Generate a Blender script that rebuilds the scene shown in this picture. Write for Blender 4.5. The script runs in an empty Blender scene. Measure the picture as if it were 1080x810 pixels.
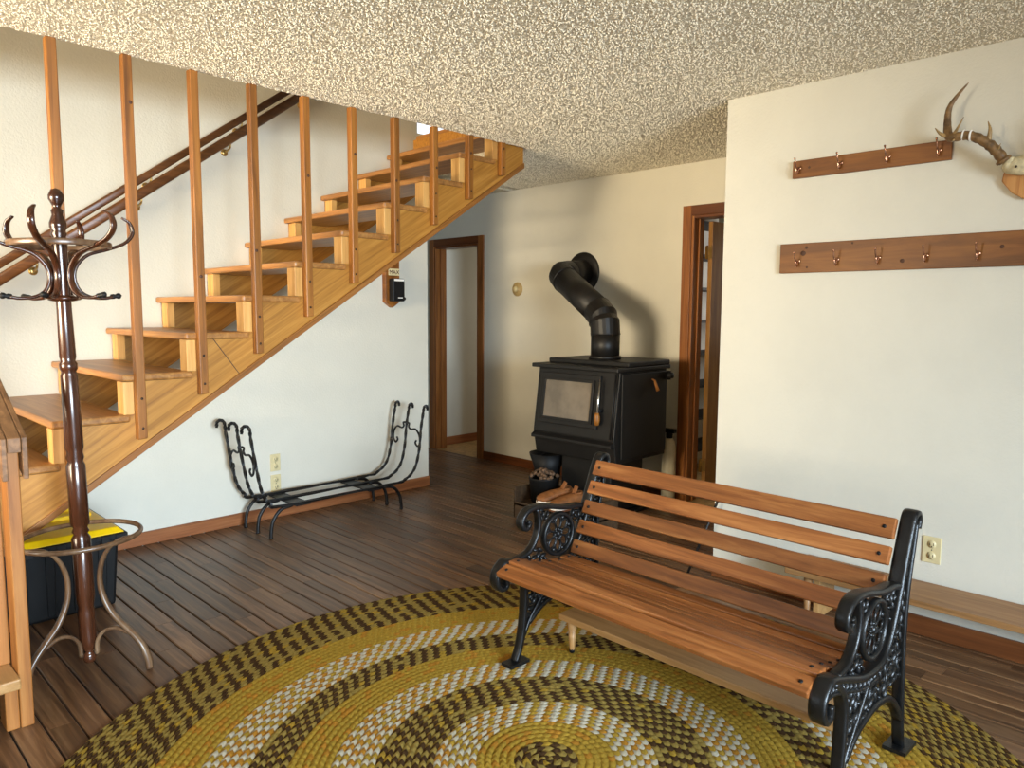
import bpy, math, random
from mathutils import Vector, Matrix

# ------------------------------------------------------------------ camera
sc = bpy.context.scene
col = sc.collection
FPX, YAW, PITCH, ROLL, CAMH = 777.06, 0.79247, 0.098942, -0.0057683, 1.39
fw = Vector((math.sin(YAW)*math.cos(PITCH), math.cos(YAW)*math.cos(PITCH), -math.sin(PITCH)))
ri = Vector((math.cos(YAW), -math.sin(YAW), 0))
dn = fw.cross(ri)
rt = math.cos(ROLL)*ri + math.sin(ROLL)*dn
dw = -math.sin(ROLL)*ri + math.cos(ROLL)*dn
CAM = Vector((0, 0, CAMH))
cd = bpy.data.cameras.new('camera')
cd.sensor_width = 36; cd.lens = FPX*36/1080; cd.clip_start = 0.02; cd.clip_end = 200
cam = bpy.data.objects.new('camera', cd)
col.objects.link(cam)
cam.matrix_world = Matrix(((rt.x, -dw.x, -fw.x, 0), (rt.y, -dw.y, -fw.y, 0), (rt.z, -dw.z, -fw.z, CAMH), (0, 0, 0, 1)))
sc.camera = cam

def project(p):
    d = Vector(p) - CAM
    z = d.dot(fw)
    return (540 + FPX*d.dot(rt)/z, 405 + FPX*d.dot(dw)/z, z)

# ------------------------------------------------------------------ world, daylight, exposure
w = bpy.data.worlds.new('world'); sc.world = w; w.use_nodes = True
bgn = w.node_tree.nodes['Background']
bgn.inputs[0].default_value = (0.80, 0.90, 1.0, 1); bgn.inputs[1].default_value = 2.6

def area(name, loc, aim, sx, sy, power, color, spread=180):
    l = bpy.data.lights.new(name, 'AREA'); l.shape = 'RECTANGLE'; l.size = sx; l.size_y = sy
    l.energy = power; l.color = color; l.spread = math.radians(spread)
    o = bpy.data.objects.new(name, l); col.objects.link(o)
    o.location = loc
    o.rotation_euler = (Vector(aim) - Vector(loc)).to_track_quat('-Z', 'Y').to_euler()
    return o
# daylight through the two window openings behind and left of the camera, and the upstairs window
area('window_daylight_side', (-2.50, 3.0, 1.50), (-1.5, 3.0, 1.12), 2.1, 1.2, 12, (0.74, 0.87, 1.0), 90)
area('window_daylight_rear', (0.2, -3.50, 1.50), (0.32, -2.5, 1.05), 2.4, 1.3, 450, (0.64, 0.82, 1.0), 96)
# warm ground bounce through the side window; rear lamp added to brighten the ceiling
area('ground_bounce_side', (-2.48, 3.0, 1.50), (-1.5, 3.12, 1.56), 2.1, 1.2, 92, (1.0, 0.82, 0.55), 58)
area('rear_ceiling_fill', (0.2, -3.48, 1.50), (0.1, -2.5, 2.2), 2.4, 1.3, 140, (1.0, 0.86, 0.64), 115)
area('stairwell_fill', (1.6, 3.70, 4.7), (1.6, 4.3, 3.0), 0.5, 0.5, 9, (1.0, 0.70, 0.40))  # warm fill added to tint the upper stair wall, no fitting built
area('hall_fill', (6.4, 5.2, 1.5), (5.0, 5.6, 1.2), 0.8, 1.0, 8, (1.0, 0.95, 0.88))  # fill added inside the closed hall to brighten its wall
area('pantry_area_light', (6.4, 2.6, 1.6), (5.2, 3.2, 1.2), 0.8, 1.0, 14, (1.0, 0.97, 0.92))  # area lamp inside the pantry walls, which have no window opening
# warm point lamp added behind the camera for the upper walls and ceiling
def bulb(name, loc, power, color, r):
    l = bpy.data.lights.new(name, 'POINT'); l.energy = power; l.color = color; l.shadow_soft_size = r
    o = bpy.data.objects.new(name, l); col.objects.link(o); o.location = loc
bulb('warm_fill_bulb', (-0.6, -0.5, 2.05), 24, (1.0, 0.72, 0.42), 0.12)

sc.view_settings.view_transform = 'Standard'
sc.view_settings.look = 'None'
sc.view_settings.exposure = -0.66
sc.view_settings.gamma = 1.0
sc.view_settings.use_curve_mapping = False

# ------------------------------------------------------------------ materials
def srgb(r, g, b):
    f = lambda c: (c/12.92 if c <= 0.04045 else ((c+0.055)/1.055)**2.4)
    return (f(r/255), f(g/255), f(b/255), 1)

def newmat(name, rough=0.6, metal=0.0, spec=0.5):
    m = bpy.data.materials.new(name); m.use_nodes = True
    nt = m.node_tree; b = nt.nodes['Principled BSDF']
    b.inputs['Roughness'].default_value = rough; b.inputs['Metallic'].default_value = metal
    b.inputs['Specular IOR Level'].default_value = spec
    return m, nt, b

def coords(nt, scale, rnd=True):
    tc = nt.nodes.new('ShaderNodeTexCoord'); mp = nt.nodes.new('ShaderNodeMapping')
    mp.inputs['Scale'].default_value = scale
    if rnd:
        oi = nt.nodes.new('ShaderNodeObjectInfo'); mu = nt.nodes.new('ShaderNodeVectorMath'); mu.operation = 'MULTIPLY_ADD'
        cb = nt.nodes.new('ShaderNodeCombineXYZ')
        for i in range(3): nt.links.new(oi.outputs['Random'], cb.inputs[i])
        nt.links.new(cb.outputs[0], mu.inputs[0]); mu.inputs[1].default_value = (7.3, 5.1, 9.7)
        nt.links.new(tc.outputs['Object'], mu.inputs[2]); nt.links.new(mu.outputs[0], mp.inputs[0])
    else:
        nt.links.new(tc.outputs['Object'], mp.inputs[0])
    return mp

def ramp(nt, stops):
    r = nt.nodes.new('ShaderNodeValToRGB')
    e = r.color_ramp.elements
    while len(e) < len(stops): e.new(0.5)
    for i, (p, c) in enumerate(stops): e[i].position = p; e[i].color = c
    return r

def noise(nt, mp, scale, detail=4, rough=0.6, dist=0.0):
    n = nt.nodes.new('ShaderNodeTexNoise'); n.inputs['Scale'].default_value = scale
    n.inputs['Detail'].default_value = detail; n.inputs['Roughness'].default_value = rough; n.inputs['Distortion'].default_value = dist
    nt.links.new(mp.outputs[0], n.inputs['Vector']); return n

def bump(nt, b, src, strength, dist=0.01):
    bp = nt.nodes.new('ShaderNodeBump'); bp.inputs['Strength'].default_value = strength; bp.inputs['Distance'].default_value = dist
    nt.links.new(src, bp.inputs['Height']); nt.links.new(bp.outputs[0], b.inputs['Normal']); return bp

def wood(name, dark, mid, light, axis='X', rough=0.45, fine=60, bstr=0.15, vary=0.25, diag=None, spec=0.4):
    m, nt, b = newmat(name, rough, 0, spec)
    s = {'X': (1.6, fine*0.5, fine*0.5), 'Y': (fine*0.5, 1.6, fine*0.5), 'Z': (fine*0.5, fine*0.5, 1.6)}[axis]
    mp = coords(nt, s)
    if diag is not None:
        mp0 = nt.nodes.new('ShaderNodeMapping'); mp0.inputs['Rotation'].default_value = diag
        src = mp.inputs[0].links[0].from_socket
        nt.links.new(src, mp0.inputs[0]); nt.links.new(mp0.outputs[0], mp.inputs[0])
    n = noise(nt, mp, 1.0, 6, 0.65, 0.6)
    r = ramp(nt, [(0.28, dark), (0.5, mid), (0.72, light)])
    nt.links.new(n.outputs[0], r.inputs[0])
    hs = nt.nodes.new('ShaderNodeHueSaturation')
    oi = nt.nodes.new('ShaderNodeObjectInfo'); mr = nt.nodes.new('ShaderNodeMapRange')
    mr.inputs['To Min'].default_value = 1-vary; mr.inputs['To Max'].default_value = 1+vary
    nt.links.new(oi.outputs['Random'], mr.inputs[0]); nt.links.new(mr.outputs[0], hs.inputs['Value'])
    nt.links.new(r.outputs[0], hs.inputs['Color']); nt.links.new(hs.outputs[0], b.inputs['Base Color'])
    bump(nt, b, n.outputs[0], bstr, 0.004)
    return m

def plain(name, c, rough=0.5, metal=0.0, spec=0.5, var=0.08, nscale=14, bs=0.0, bscale=120):
    m, nt, b = newmat(name, rough, metal, spec)
    mp = coords(nt, (1, 1, 1), False)
    n = noise(nt, mp, nscale, 4)
    lo = tuple(x*(1-var) for x in c[:3])+(1,); hi = tuple(min(1, x*(1+var)) for x in c[:3])+(1,)
    r = ramp(nt, [(0.35, lo), (0.65, hi)])
    nt.links.new(n.outputs[0], r.inputs[0]); nt.links.new(r.outputs[0], b.inputs['Base Color'])
    if bs:
        n2 = noise(nt, mp, bscale, 3); bump(nt, b, n2.outputs[0], bs, 0.004)
    return m

def wallmat(name, c, dirt):
    m, nt, b = newmat(name, 0.72, 0, 0.25)
    mp = coords(nt, (1, 1, 1), False)
    n = noise(nt, mp, 2.2, 5, 0.6)
    lo = tuple(x*0.955 for x in c[:3])+(1,)
    r = ramp(nt, [(0.35, lo), (0.6, c)])
    nt.links.new(n.outputs[0], r.inputs[0])
    n3 = noise(nt, mp, 22, 6, 0.75)
    r3 = ramp(nt, [(0.70, (0, 0, 0, 1)), (0.78, (1, 1, 1, 1))])
    nt.links.new(n3.outputs[0], r3.inputs[0])
    ml = nt.nodes.new('ShaderNodeMath'); ml.operation = 'MULTIPLY'; ml.inputs[1].default_value = dirt
    nt.links.new(r3.outputs[0], ml.inputs[0])
    mx = nt.nodes.new('ShaderNodeMixRGB'); mx.inputs[2].default_value = srgb(120, 105, 85)
    nt.links.new(ml.outputs[0], mx.inputs[0]); nt.links.new(r.outputs[0], mx.inputs[1])
    nt.links.new(mx.outputs[0], b.inputs['Base Color'])
    n2 = noise(nt, mp, 90, 3, 0.5); bump(nt, b, n2.outputs[0], 0.35, 0.004)
    return m

M = {}
M['wall'] = wallmat('cream wall paint', srgb(215, 210, 194), 0.30)
M['upwall'] = M['wall']
def popcorn():
    m, nt, b = newmat('popcorn ceiling', 0.9, 0, 0.1)
    mp = coords(nt, (1, 1, 1), False)
    v = nt.nodes.new('ShaderNodeTexVoronoi'); v.inputs['Scale'].default_value = 125; v.feature = 'SMOOTH_F1'
    n = noise(nt, mp, 150, 3, 0.6)
    nd = nt.nodes.new('ShaderNodeVectorMath'); nd.operation = 'ADD'
    nt.links.new(mp.outputs[0], v.inputs['Vector'])
    ad = nt.nodes.new('ShaderNodeMath'); ad.operation = 'SUBTRACT'
    nt.links.new(n.outputs[0], ad.inputs[0]); nt.links.new(v.outputs['Distance'], ad.inputs[1])
    r = ramp(nt, [(-0.0, srgb(200, 190, 168)), (0.36, srgb(242, 236, 220))])
    nt.links.new(ad.outputs[0], r.inputs[0]); nt.links.new(r.outputs[0], b.inputs['Base Color'])
    bump(nt, b, ad.outputs[0], 0.6, 0.006)
    return m
M['ceiling'] = popcorn()
M['grain'] = plain('popcorn grain', srgb(238, 230, 210), 0.9, 0, 0.1, 0.05)
M['plank'] = wood('worn dark floor oak', srgb(52, 33, 20), srgb(100, 70, 45), srgb(134, 101, 69), 'Y', 0.38, 70, 0.2, 0.30, spec=0.5)
M['subfloor'] = plain('dark floor gap', srgb(26, 20, 15), 0.9)
M['oak'] = wood('oak stair veneer', srgb(134, 86, 30), srgb(170, 116, 46), srgb(190, 136, 62), 'X', 0.42, 90, 0.12, 0.06, diag=(0, math.radians(32), 0))
M['mould'] = wood('oak edge moulding', srgb(110, 66, 26), srgb(142, 90, 38), srgb(164, 112, 54), 'X', 0.42, 90, 0.12, 0.06, diag=(0, math.radians(32), 0))
M['tread'] = wood('stair tread fir', srgb(118, 78, 38), srgb(156, 106, 54), srgb(184, 134, 74), 'Y', 0.38, 70, 0.12, 0.10)
M['block'] = wood('pale pine block', srgb(178, 124, 62), srgb(202, 152, 84), srgb(216, 172, 104), 'Z', 0.45, 60, 0.1, 0.08)
M['baluster'] = wood('stained fir baluster', srgb(96, 57, 19), srgb(136, 85, 31), srgb(162, 108, 46), 'Z', 0.42, 60, 0.2, 0.12)
M['post'] = wood('construction fir post', srgb(118, 70, 28), srgb(150, 95, 42), srgb(170, 115, 58), 'Z', 0.5, 50, 0.2, 0.08)
M['rail'] = wood('stained handrail', srgb(58, 33, 16), srgb(88, 54, 27), srgb(112, 72, 38), 'X', 0.32, 60, 0.1, 0.08)
M['oldrail'] = wood('worn landing rail', srgb(86, 58, 34), srgb(122, 86, 54), srgb(150, 110, 72), 'Y', 0.5, 60, 0.15, 0.08)
M['trim'] = wood('mahogany stained trim', srgb(96, 54, 22), srgb(138, 83, 38), srgb(160, 104, 54), 'Z', 0.36, 60, 0.1, 0.08)
M['trimY'] = wood('mahogany stained trim lengthwise', srgb(76, 40, 20), srgb(106, 60, 30), srgb(130, 78, 42), 'Y', 0.36, 60, 0.1, 0.08)
M['trimX'] = wood('reddish baseboard wood', srgb(116, 66, 36), srgb(148, 90, 52), srgb(172, 114, 70), 'X', 0.4, 60, 0.1, 0.08)
M['doorwood'] = wood('flush door veneer', srgb(112, 74, 34), srgb(140, 98, 48), srgb(160, 118, 62), 'Z', 0.4, 40, 0.1, 0.05)
M['bentwood'] = wood('dark walnut bentwood', srgb(32, 16, 9), srgb(54, 27, 14), srgb(78, 43, 25), 'Z', 0.22, 40, 0.05, 0.1, spec=0.6)
M['benchwood'] = wood('oiled cedar slat', srgb(78, 43, 19), srgb(134, 79, 38), srgb(170, 113, 62), 'Y', 0.36, 55, 0.2, 0.24, spec=0.45)
M['pine'] = wood('pale pine plank', srgb(138, 98, 56), srgb(168, 126, 76), srgb(186, 146, 96), 'Y', 0.45, 40, 0.08, 0.06)
M['pinedark'] = wood('darker pine plank', srgb(114, 78, 44), srgb(144, 103, 62), srgb(164, 124, 80), 'Y', 0.45, 40, 0.08, 0.06)
M['rackwood'] = wood('knotty pine rack board', srgb(82, 45, 11), srgb(118, 69, 21), srgb(142, 90, 34), 'Y', 0.42, 30, 0.1, 0.1)
M['iron'] = plain('black cast iron', srgb(17, 17, 17), 0.33, 0.0, 0.35, 0.3, 30, 0.25, 160)
M['wrought'] = plain('black wrought iron', srgb(24, 23, 22), 0.45, 0.3, 0.5, 0.3, 40, 0.2, 160)
M['stove'] = plain('matte black stove steel', srgb(20, 18, 16), 0.5, 0.0, 0.35, 0.2, 12, 0.05, 200)
M['pipe'] = plain('black stove pipe', srgb(22, 19, 16), 0.45, 0.0, 0.4, 0.25, 8)
M['glass'] = plain('smoked stove glass', srgb(110, 98, 82), 0.2, 0.0, 0.6, 0.22, 5)
M['chrome'] = plain('bright steel', srgb(190, 190, 188), 0.2, 1.0, 0.5, 0.1)
M['hook'] = plain('coppery hook wire', srgb(186, 140, 112), 0.22, 1.0, 0.5, 0.2)
M['brass'] = plain('dull brass', srgb(176, 146, 88), 0.32, 0.9, 0.5, 0.15)
M['ivory'] = plain('ivory plastic', srgb(212, 196, 150), 0.4, 0, 0.5, 0.04)
M['covertan'] = plain('tan cover plastic', srgb(170, 146, 96), 0.45, 0, 0.4, 0.2, 60)
M['bentlight'] = wood('tan bentwood', srgb(58, 38, 24), srgb(96, 70, 48), srgb(128, 102, 76), 'Z', 0.3, 40, 0.05, 0.1, spec=0.55)  # paler brown than the pole, for legs and rings
M['black'] = plain('black plastic', srgb(13, 13, 14), 0.55, 0, 0.3, 0.15)
M['tote'] = plain('black tote plastic', srgb(15, 15, 15), 0.55, 0, 0.25, 0.15)
M['yellow'] = plain('yellow lid plastic', srgb(240, 196, 16), 0.35, 0, 0.5, 0.05)
M['cream'] = plain('cream enamel', srgb(206, 196, 168), 0.4, 0, 0.5, 0.06)
M['white'] = plain('white', srgb(236, 232, 224), 0.6, 0, 0.3, 0.04)
M['leather'] = plain('tan leather', srgb(140, 88, 46), 0.6, 0, 0.4, 0.25, 30, 0.2, 200)
M['sole'] = plain('white shoe rand', srgb(240, 234, 222), 0.5, 0, 0.4, 0.05)
M['solebrown'] = plain('brown shoe sole', srgb(110, 62, 34), 0.6, 0, 0.4, 0.15)
M['crate'] = wood('dark crate wood', srgb(50, 36, 24), srgb(72, 54, 36), srgb(94, 72, 50), 'Y', 0.6, 50, 0.15, 0.1)
M['cone'] = plain('pine cone brown', srgb(96, 74, 56), 0.7, 0, 0.3, 0.5, 60)
M['antler'] = plain('weathered antler', srgb(112, 84, 50), 0.5, 0, 0.4, 0.45, 35, 0.6, 70)
M['antlertip'] = plain('pale antler tine', srgb(150, 122, 78), 0.42, 0, 0.4, 0.3, 30, 0.2, 80)
M['bone'] = plain('pale skull bone', srgb(206, 194, 158), 0.55, 0, 0.4, 0.2, 40, 0.3, 90)
M['plaque'] = wood('antler plaque wood', srgb(150, 96, 44), srgb(182, 126, 66), srgb(204, 152, 90), 'Z', 0.4, 40, 0.1, 0.05)
M['vinyl'] = plain('tan patterned vinyl', srgb(176, 142, 92), 0.5, 0, 0.4, 0.3, 16)
M['ink'] = plain('dark red ink', srgb(70, 20, 22), 0.6)
M['knot'] = plain('dark knot', srgb(70, 38, 18), 0.6)
M['screw'] = plain('dark screw head', srgb(58, 44, 34), 0.35, 0.7)
M['gold'] = plain('gold wool braid', srgb(148, 119, 42), 0.95, 0, 0.1, 0.16, 90, 0.5, 400)
M['khaki'] = plain('khaki wool braid', srgb(132, 111, 54), 0.95, 0, 0.1, 0.16, 90, 0.5, 400)
M['brown'] = plain('dark brown wool braid', srgb(62, 43, 23), 0.95, 0, 0.1, 0.2, 90, 0.5, 400)
M['cwhite'] = plain('off white wool braid', srgb(172, 163, 141), 0.95, 0, 0.1, 0.08, 90, 0.5, 400)
M['rust'] = plain('rusty gold wool braid', srgb(154, 108, 36), 0.95, 0, 0.1, 0.16, 90, 0.5, 400)

# ------------------------------------------------------------------ mesh helpers
class B:
    def __init__(s): s.v = []; s.f = []; s.mi = []; s.sm = []
    def add(s, vs, fs, smooth=False, mi=0):
        o = len(s.v); s.v += [tuple(x) for x in vs]
        for f in fs: s.f.append(tuple(i+o for i in f)); s.mi.append(mi); s.sm.append(smooth)
        return s
    def box(s, x0, x1, y0, y1, z0, z1, mi=0):
        vs = [(x, y, z) for z in (z0, z1) for y in (y0, y1) for x in (x0, x1)]
        return s.add(vs, [(0, 2, 3, 1), (4, 5, 7, 6), (0, 1, 5, 4), (2, 6, 7, 3), (0, 4, 6, 2), (1, 3, 7, 5)], mi=mi)
    def obox(s, c, ax, ay, az, hx, hy, hz, mi=0):
        c = Vector(c); ax = Vector(ax).normalized(); ay = Vector(ay).normalized(); az = Vector(az).normalized()
        vs = [c+ax*hx*i+ay*hy*j+az*hz*k for k in (-1, 1) for j in (-1, 1) for i in (-1, 1)]
        return s.add(vs, [(0, 2, 3, 1), (4, 5, 7, 6), (0, 1, 5, 4), (2, 6, 7, 3), (0, 4, 6, 2), (1, 3, 7, 5)], mi=mi)
    def prism(s, poly, axis, a, b, mi=0):
        n = len(poly)
        def P(p, t): return {'X': (t, p[0], p[1]), 'Y': (p[0], t, p[1]), 'Z': (p[0], p[1], t)}[axis]
        vs = [P(p, a) for p in poly]+[P(p, b) for p in poly]
        fs = [tuple(range(n)), tuple(range(2*n-1, n-1, -1))]+[(i, i+n, (i+1) % n+n, (i+1) % n) for i in range(n)]
        return s.add(vs, fs, mi=mi)
    def tube(s, pts, r, n=10, closed=False, up=None, flat=None, caps=True, mi=0, smooth=True, twist=0):
        """round (or, with flat=(a,b), elliptical / rectangular-ish) tube; r number or list"""
        pts = [Vector(p) for p in pts]; m = len(pts)
        rs = r if isinstance(r, (list, tuple)) else [r]*m
        T = []
        for i in range(m):
            a = pts[(i-1) % m] if (closed or i > 0) else pts[0]
            b = pts[(i+1) % m] if (closed or i < m-1) else pts[-1]
            T.append((b-a).normalized())
        u = Vector(up) if up else (Vector((0, 0, 1)) if abs(T[0].z) < 0.9 else Vector((1, 0, 0)))
        vs = []
        for i in range(m):
            nrm = (u - T[i]*u.dot(T[i]))
            if nrm.length < 1e-5: nrm = T[i].orthogonal()
            nrm.normalize()
            if not up: u = nrm
            bi = T[i].cross(nrm)
            for k in range(n):
                a = 2*math.pi*k/n+twist*i
                ca, sa = math.cos(a), math.sin(a)
                if flat:
                    e = 0.5
                    ca = math.copysign(abs(ca)**e, ca)*flat[0]; sa = math.copysign(abs(sa)**e, sa)*flat[1]
                vs.append(pts[i]+(nrm*ca+bi*sa)*rs[i])
        fs = []
        for i in range(m if closed else m-1):
            j = (i+1) % m
            for k in range(n):
                l = (k+1) % n
                fs.append((i*n+k, i*n+l, j*n+l, j*n+k))
        if caps and not closed:
            fs.append(tuple(reversed(range(n)))); fs.append(tuple((m-1)*n+k for k in range(n)))
        return s.add(vs, fs, smooth, mi)
    def lathe(s, prof, c=(0, 0, 0), axis=(0, 0, 1), n=20, mi=0, smooth=True):
        az = Vector(axis).normalized(); ax = az.orthogonal().normalized(); ay = az.cross(ax); c = Vector(c)
        vs = []
        for r, h in prof:
            for k in range(n):
                a = 2*math.pi*k/n
                vs.append(c+az*h+(ax*math.cos(a)+ay*math.sin(a))*max(r, 1e-4))
        fs = [(i*n+k, i*n+(k+1) % n, (i+1)*n+(k+1) % n, (i+1)*n+k) for i in range(len(prof)-1) for k in range(n)]
        fs.append(tuple(reversed(range(n)))); fs.append(tuple((len(prof)-1)*n+k for k in range(n)))
        return s.add(vs, fs, smooth, mi)
    def ell(s, c, rx, ry, rz, n=10, m=6, rot=None, mi=0):
        c = Vector(c); vs = []
        for i in range(m+1):
            ph = math.pi*i/m
            for k in range(n):
                a = 2*math.pi*k/n
                p = Vector((rx*math.sin(ph)*math.cos(a), ry*math.sin(ph)*math.sin(a), rz*math.cos(ph)))
                if rot: p = rot @ p
                vs.append(c+p)
        fs = [(i*n+k, (i+1)*n+k, (i+1)*n+(k+1) % n, i*n+(k+1) % n) for i in range(m) for k in range(n)]
        return s.add(vs, fs, True, mi)
    def build(s, name, mats, parent=None, bevel=0.0, loc=None):
        me = bpy.data.meshes.new(name); me.from_pydata(s.v, [], s.f)
        for m in (mats if isinstance(mats, (list, tuple)) else [mats]): me.materials.append(M[m] if isinstance(m, str) else m)
        me.polygons.foreach_set('material_index', s.mi); me.polygons.foreach_set('use_smooth', s.sm)
        me.update()
        import bmesh
        bm = bmesh.new(); bm.from_mesh(me); bmesh.ops.recalc_face_normals(bm, faces=bm.faces); bm.to_mesh(me); bm.free()
        o = bpy.data.objects.new(name, me); col.objects.link(o)
        if parent: o.parent = parent
        if loc: o.location = loc
        if bevel:
            bv = o.modifiers.new('bevel', 'BEVEL'); bv.width = bevel; bv.segments = 2; bv.limit_method = 'ANGLE'
        return o

def cat(p, n=8, closed=False):
    """Catmull-Rom through points"""
    P = [Vector(q) for q in p]; out = []; m = len(P)
    rng = range(m) if closed else range(m-1)
    for i in rng:
        p0 = P[(i-1) % m] if closed or i > 0 else P[0]*2-P[1]
        p1 = P[i]; p2 = P[(i+1) % m]
        p3 = P[(i+2) % m] if closed or i < m-2 else P[-1]*2-P[-2]
        for k in range(n):
            t = k/n
            out.append(0.5*((2*p1)+(p2-p0)*t+(2*p0-5*p1+4*p2-p3)*t*t+(3*p1-p0-3*p2+p3)*t**3))
    if not closed: out.append(P[-1])
    return out

def thing(name, label, category, loc=(0, 0, 0), rz=0, group=None):
    o = bpy.data.objects.new(name, None); col.objects.link(o); o.location = loc; o.rotation_euler = (0, 0, rz)
    o.empty_display_size = 0.05
    return tag(o, label, category, group)
def tag(o, label=None, category=None, group=None, kind=None):
    if label: o['label'] = label
    if category: o['category'] = category
    if group: o['group'] = group
    if kind: o['kind'] = kind
    return o
def struct(b, name, mat, label=None, category=None, parent=None, bevel=0):
    o = b.build(name, mat, parent, bevel)
    if not parent:
        o['kind'] = 'structure'; o['label'] = label; o['category'] = category
    return o
def dup(o, parent, loc=None, rot=None):
    c = o.copy(); col.objects.link(c); c.parent = parent
    if loc is not None: c.location = loc
    if rot is not None: c.rotation_euler = rot
    return c

# ------------------------------------------------------------------ room shell
XL, YN = -2.6, -3.6                # walls behind the camera
XR, YC = 3.45, 1.90                # right wall plane and its outer corner
XS = 4.69                          # stove wall plane
YW, XE = 4.53, 3.65                # stair wall plane and where it ends
CE, UP = 2.44, 2.69                # ceiling, upper floor
YO = 3.386                         # edge of the stairwell opening
RUG = (1.61, 1.43, 1.03, 1.45)     # centre x, y, x stretch, radius

# floor: dark bed, single planks in view, the others joined
floor = struct(B().box(XL, XS, YN, 6.2, -0.12, -0.012), 'floor', 'subfloor', 'dark worn wooden plank floor', 'floor')
rnd = random.Random(4)
planks = []
x = XL+0.01
while x < XS-0.02:
    wd = rnd.choice((0.062, 0.062, 0.088, 0.088, 0.088, 0.098))
    x1 = min(x+wd, XS)
    y = YN-rnd.random()*0.9
    while y < 6.2:
        ln = rnd.uniform(0.45, 1.5)
        a, b_ = max(y, YN), min(y+ln, 6.2)
        if b_-a > 0.03: planks.append((x, x1, a, b_))
        y += ln
    x = x1
def plank_mesh(b, p, g=0.0030, c=0.003):
    x0, x1, y0, y1 = p
    x0 += g; x1 -= g; y0 += 0.0007; y1 -= 0.0007
    vs = [(x0, y0, -0.012), (x1, y0, -0.012), (x1, y1, -0.012), (x0, y1, -0.012),
          (x0, y0, -c), (x1, y0, -c), (x1, y1, -c), (x0, y1, -c),
          (x0+c, y0, 0), (x1-c, y0, 0), (x1-c, y1, 0), (x0+c, y1, 0)]
    b.add(vs, [(0, 1, 5, 4), (1, 2, 6, 5), (2, 3, 7, 6), (3, 0, 4, 7), (4, 5, 9, 8), (5, 6, 10, 9), (6, 7, 11, 10), (7, 4, 8, 11), (8, 9, 10, 11)])
def inview(p):
    best = 0
    for i in range(3):
        for j in range(7):
            X = p[0]+(p[1]-p[0])*i/2; Y = p[2]+(p[3]-p[2])*j/6
            if X > XR and Y < YC: continue
            if Y > YW and X < XE: continue
            if math.hypot((X-RUG[0])/RUG[2], Y-RUG[1]) < RUG[3]: continue
            d = Vector((X, Y, 0))-CAM
            if d.dot(fw) < 0.3: continue
            px, py, z = project((X, Y, 0))
            if -5 < px < 1085 and py < 815: best = max(best, 1/z)
    return best
sel = sorted([(inview(p), i) for i, p in enumerate(planks)], reverse=True)
solo = {i for s_, i in sel[:300] if s_ > 0}
rest = B()
for i, p in enumerate(planks):
    if i in solo:
        b = B(); cx, cy = (p[0]+p[1])/2, (p[2]+p[3])/2
        plank_mesh(b, (p[0]-cx, p[1]-cx, p[2]-cy, p[3]-cy))
        b.build('plank', 'plank', floor, loc=(cx, cy, 0))
    else: plank_mesh(rest, p)
ro = rest.build('plank_field', 'plank', floor); ro['kind'] = 'stuff'

T = 0.12
# stair wall (two storeys high), with an upstairs window beyond the stair head
wl = B()
wl.box(XL-T, XE, YW, YW+T, -0.1, 2.72); wl.box(XL-T, 3.56, YW, YW+T, 2.72, 4.9)
wl.box(XE, 3.9, YW, YW+T, UP-0.25, 2.72); wl.box(4.5, XS+T, YW, YW+T, UP, 4.9); wl.box(3.56, 4.5, YW, YW+T, 4.1, 4.9)
struct(wl, 'wall_left', 'wall', 'cream plaster wall behind and below the open stairs', 'wall')
w1 = B(); w1.box(3.56, 4.5, YW+0.03, YW+0.08, 4.06, 4.1); w1.box(4.46, 4.5, YW+0.03, YW+0.08, 2.72, 4.06); w1.box(3.56, 3.585, YW+0.03, YW+0.08, 2.72, 4.06)
win1 = struct(w1, 'window_1', 'white', 'bright upstairs window seen past the top stair', 'window')
# stove wall with two doorways: left opening y 5.06-5.70, right opening y 2.06-2.83
wb = B()
wb.box(XS, XS+T, 2.83, 5.06, -0.1, CE); wb.box(XS, XS+T, 5.06, 5.70, 2.015, CE); wb.box(XS, XS+T, 5.70, 6.3, -0.1, CE)
wb.box(XS, XS+T, 2.06, 2.83, 2.07, CE); wb.box(XS, XS+T, 1.6, 2.06, -0.1, CE)
struct(wb, 'wall_back', 'wall', 'cream wall behind the black wood stove', 'wall')
wr = B(); wr.box(XR, XR+T, YN-T, YC, -0.1, CE); wr.box(XR+T, XS+T, YC-T, YC, -0.1, CE)
struct(wr, 'wall_right', 'wall', 'textured cream wall with the coat hook boards', 'wall')
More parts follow.
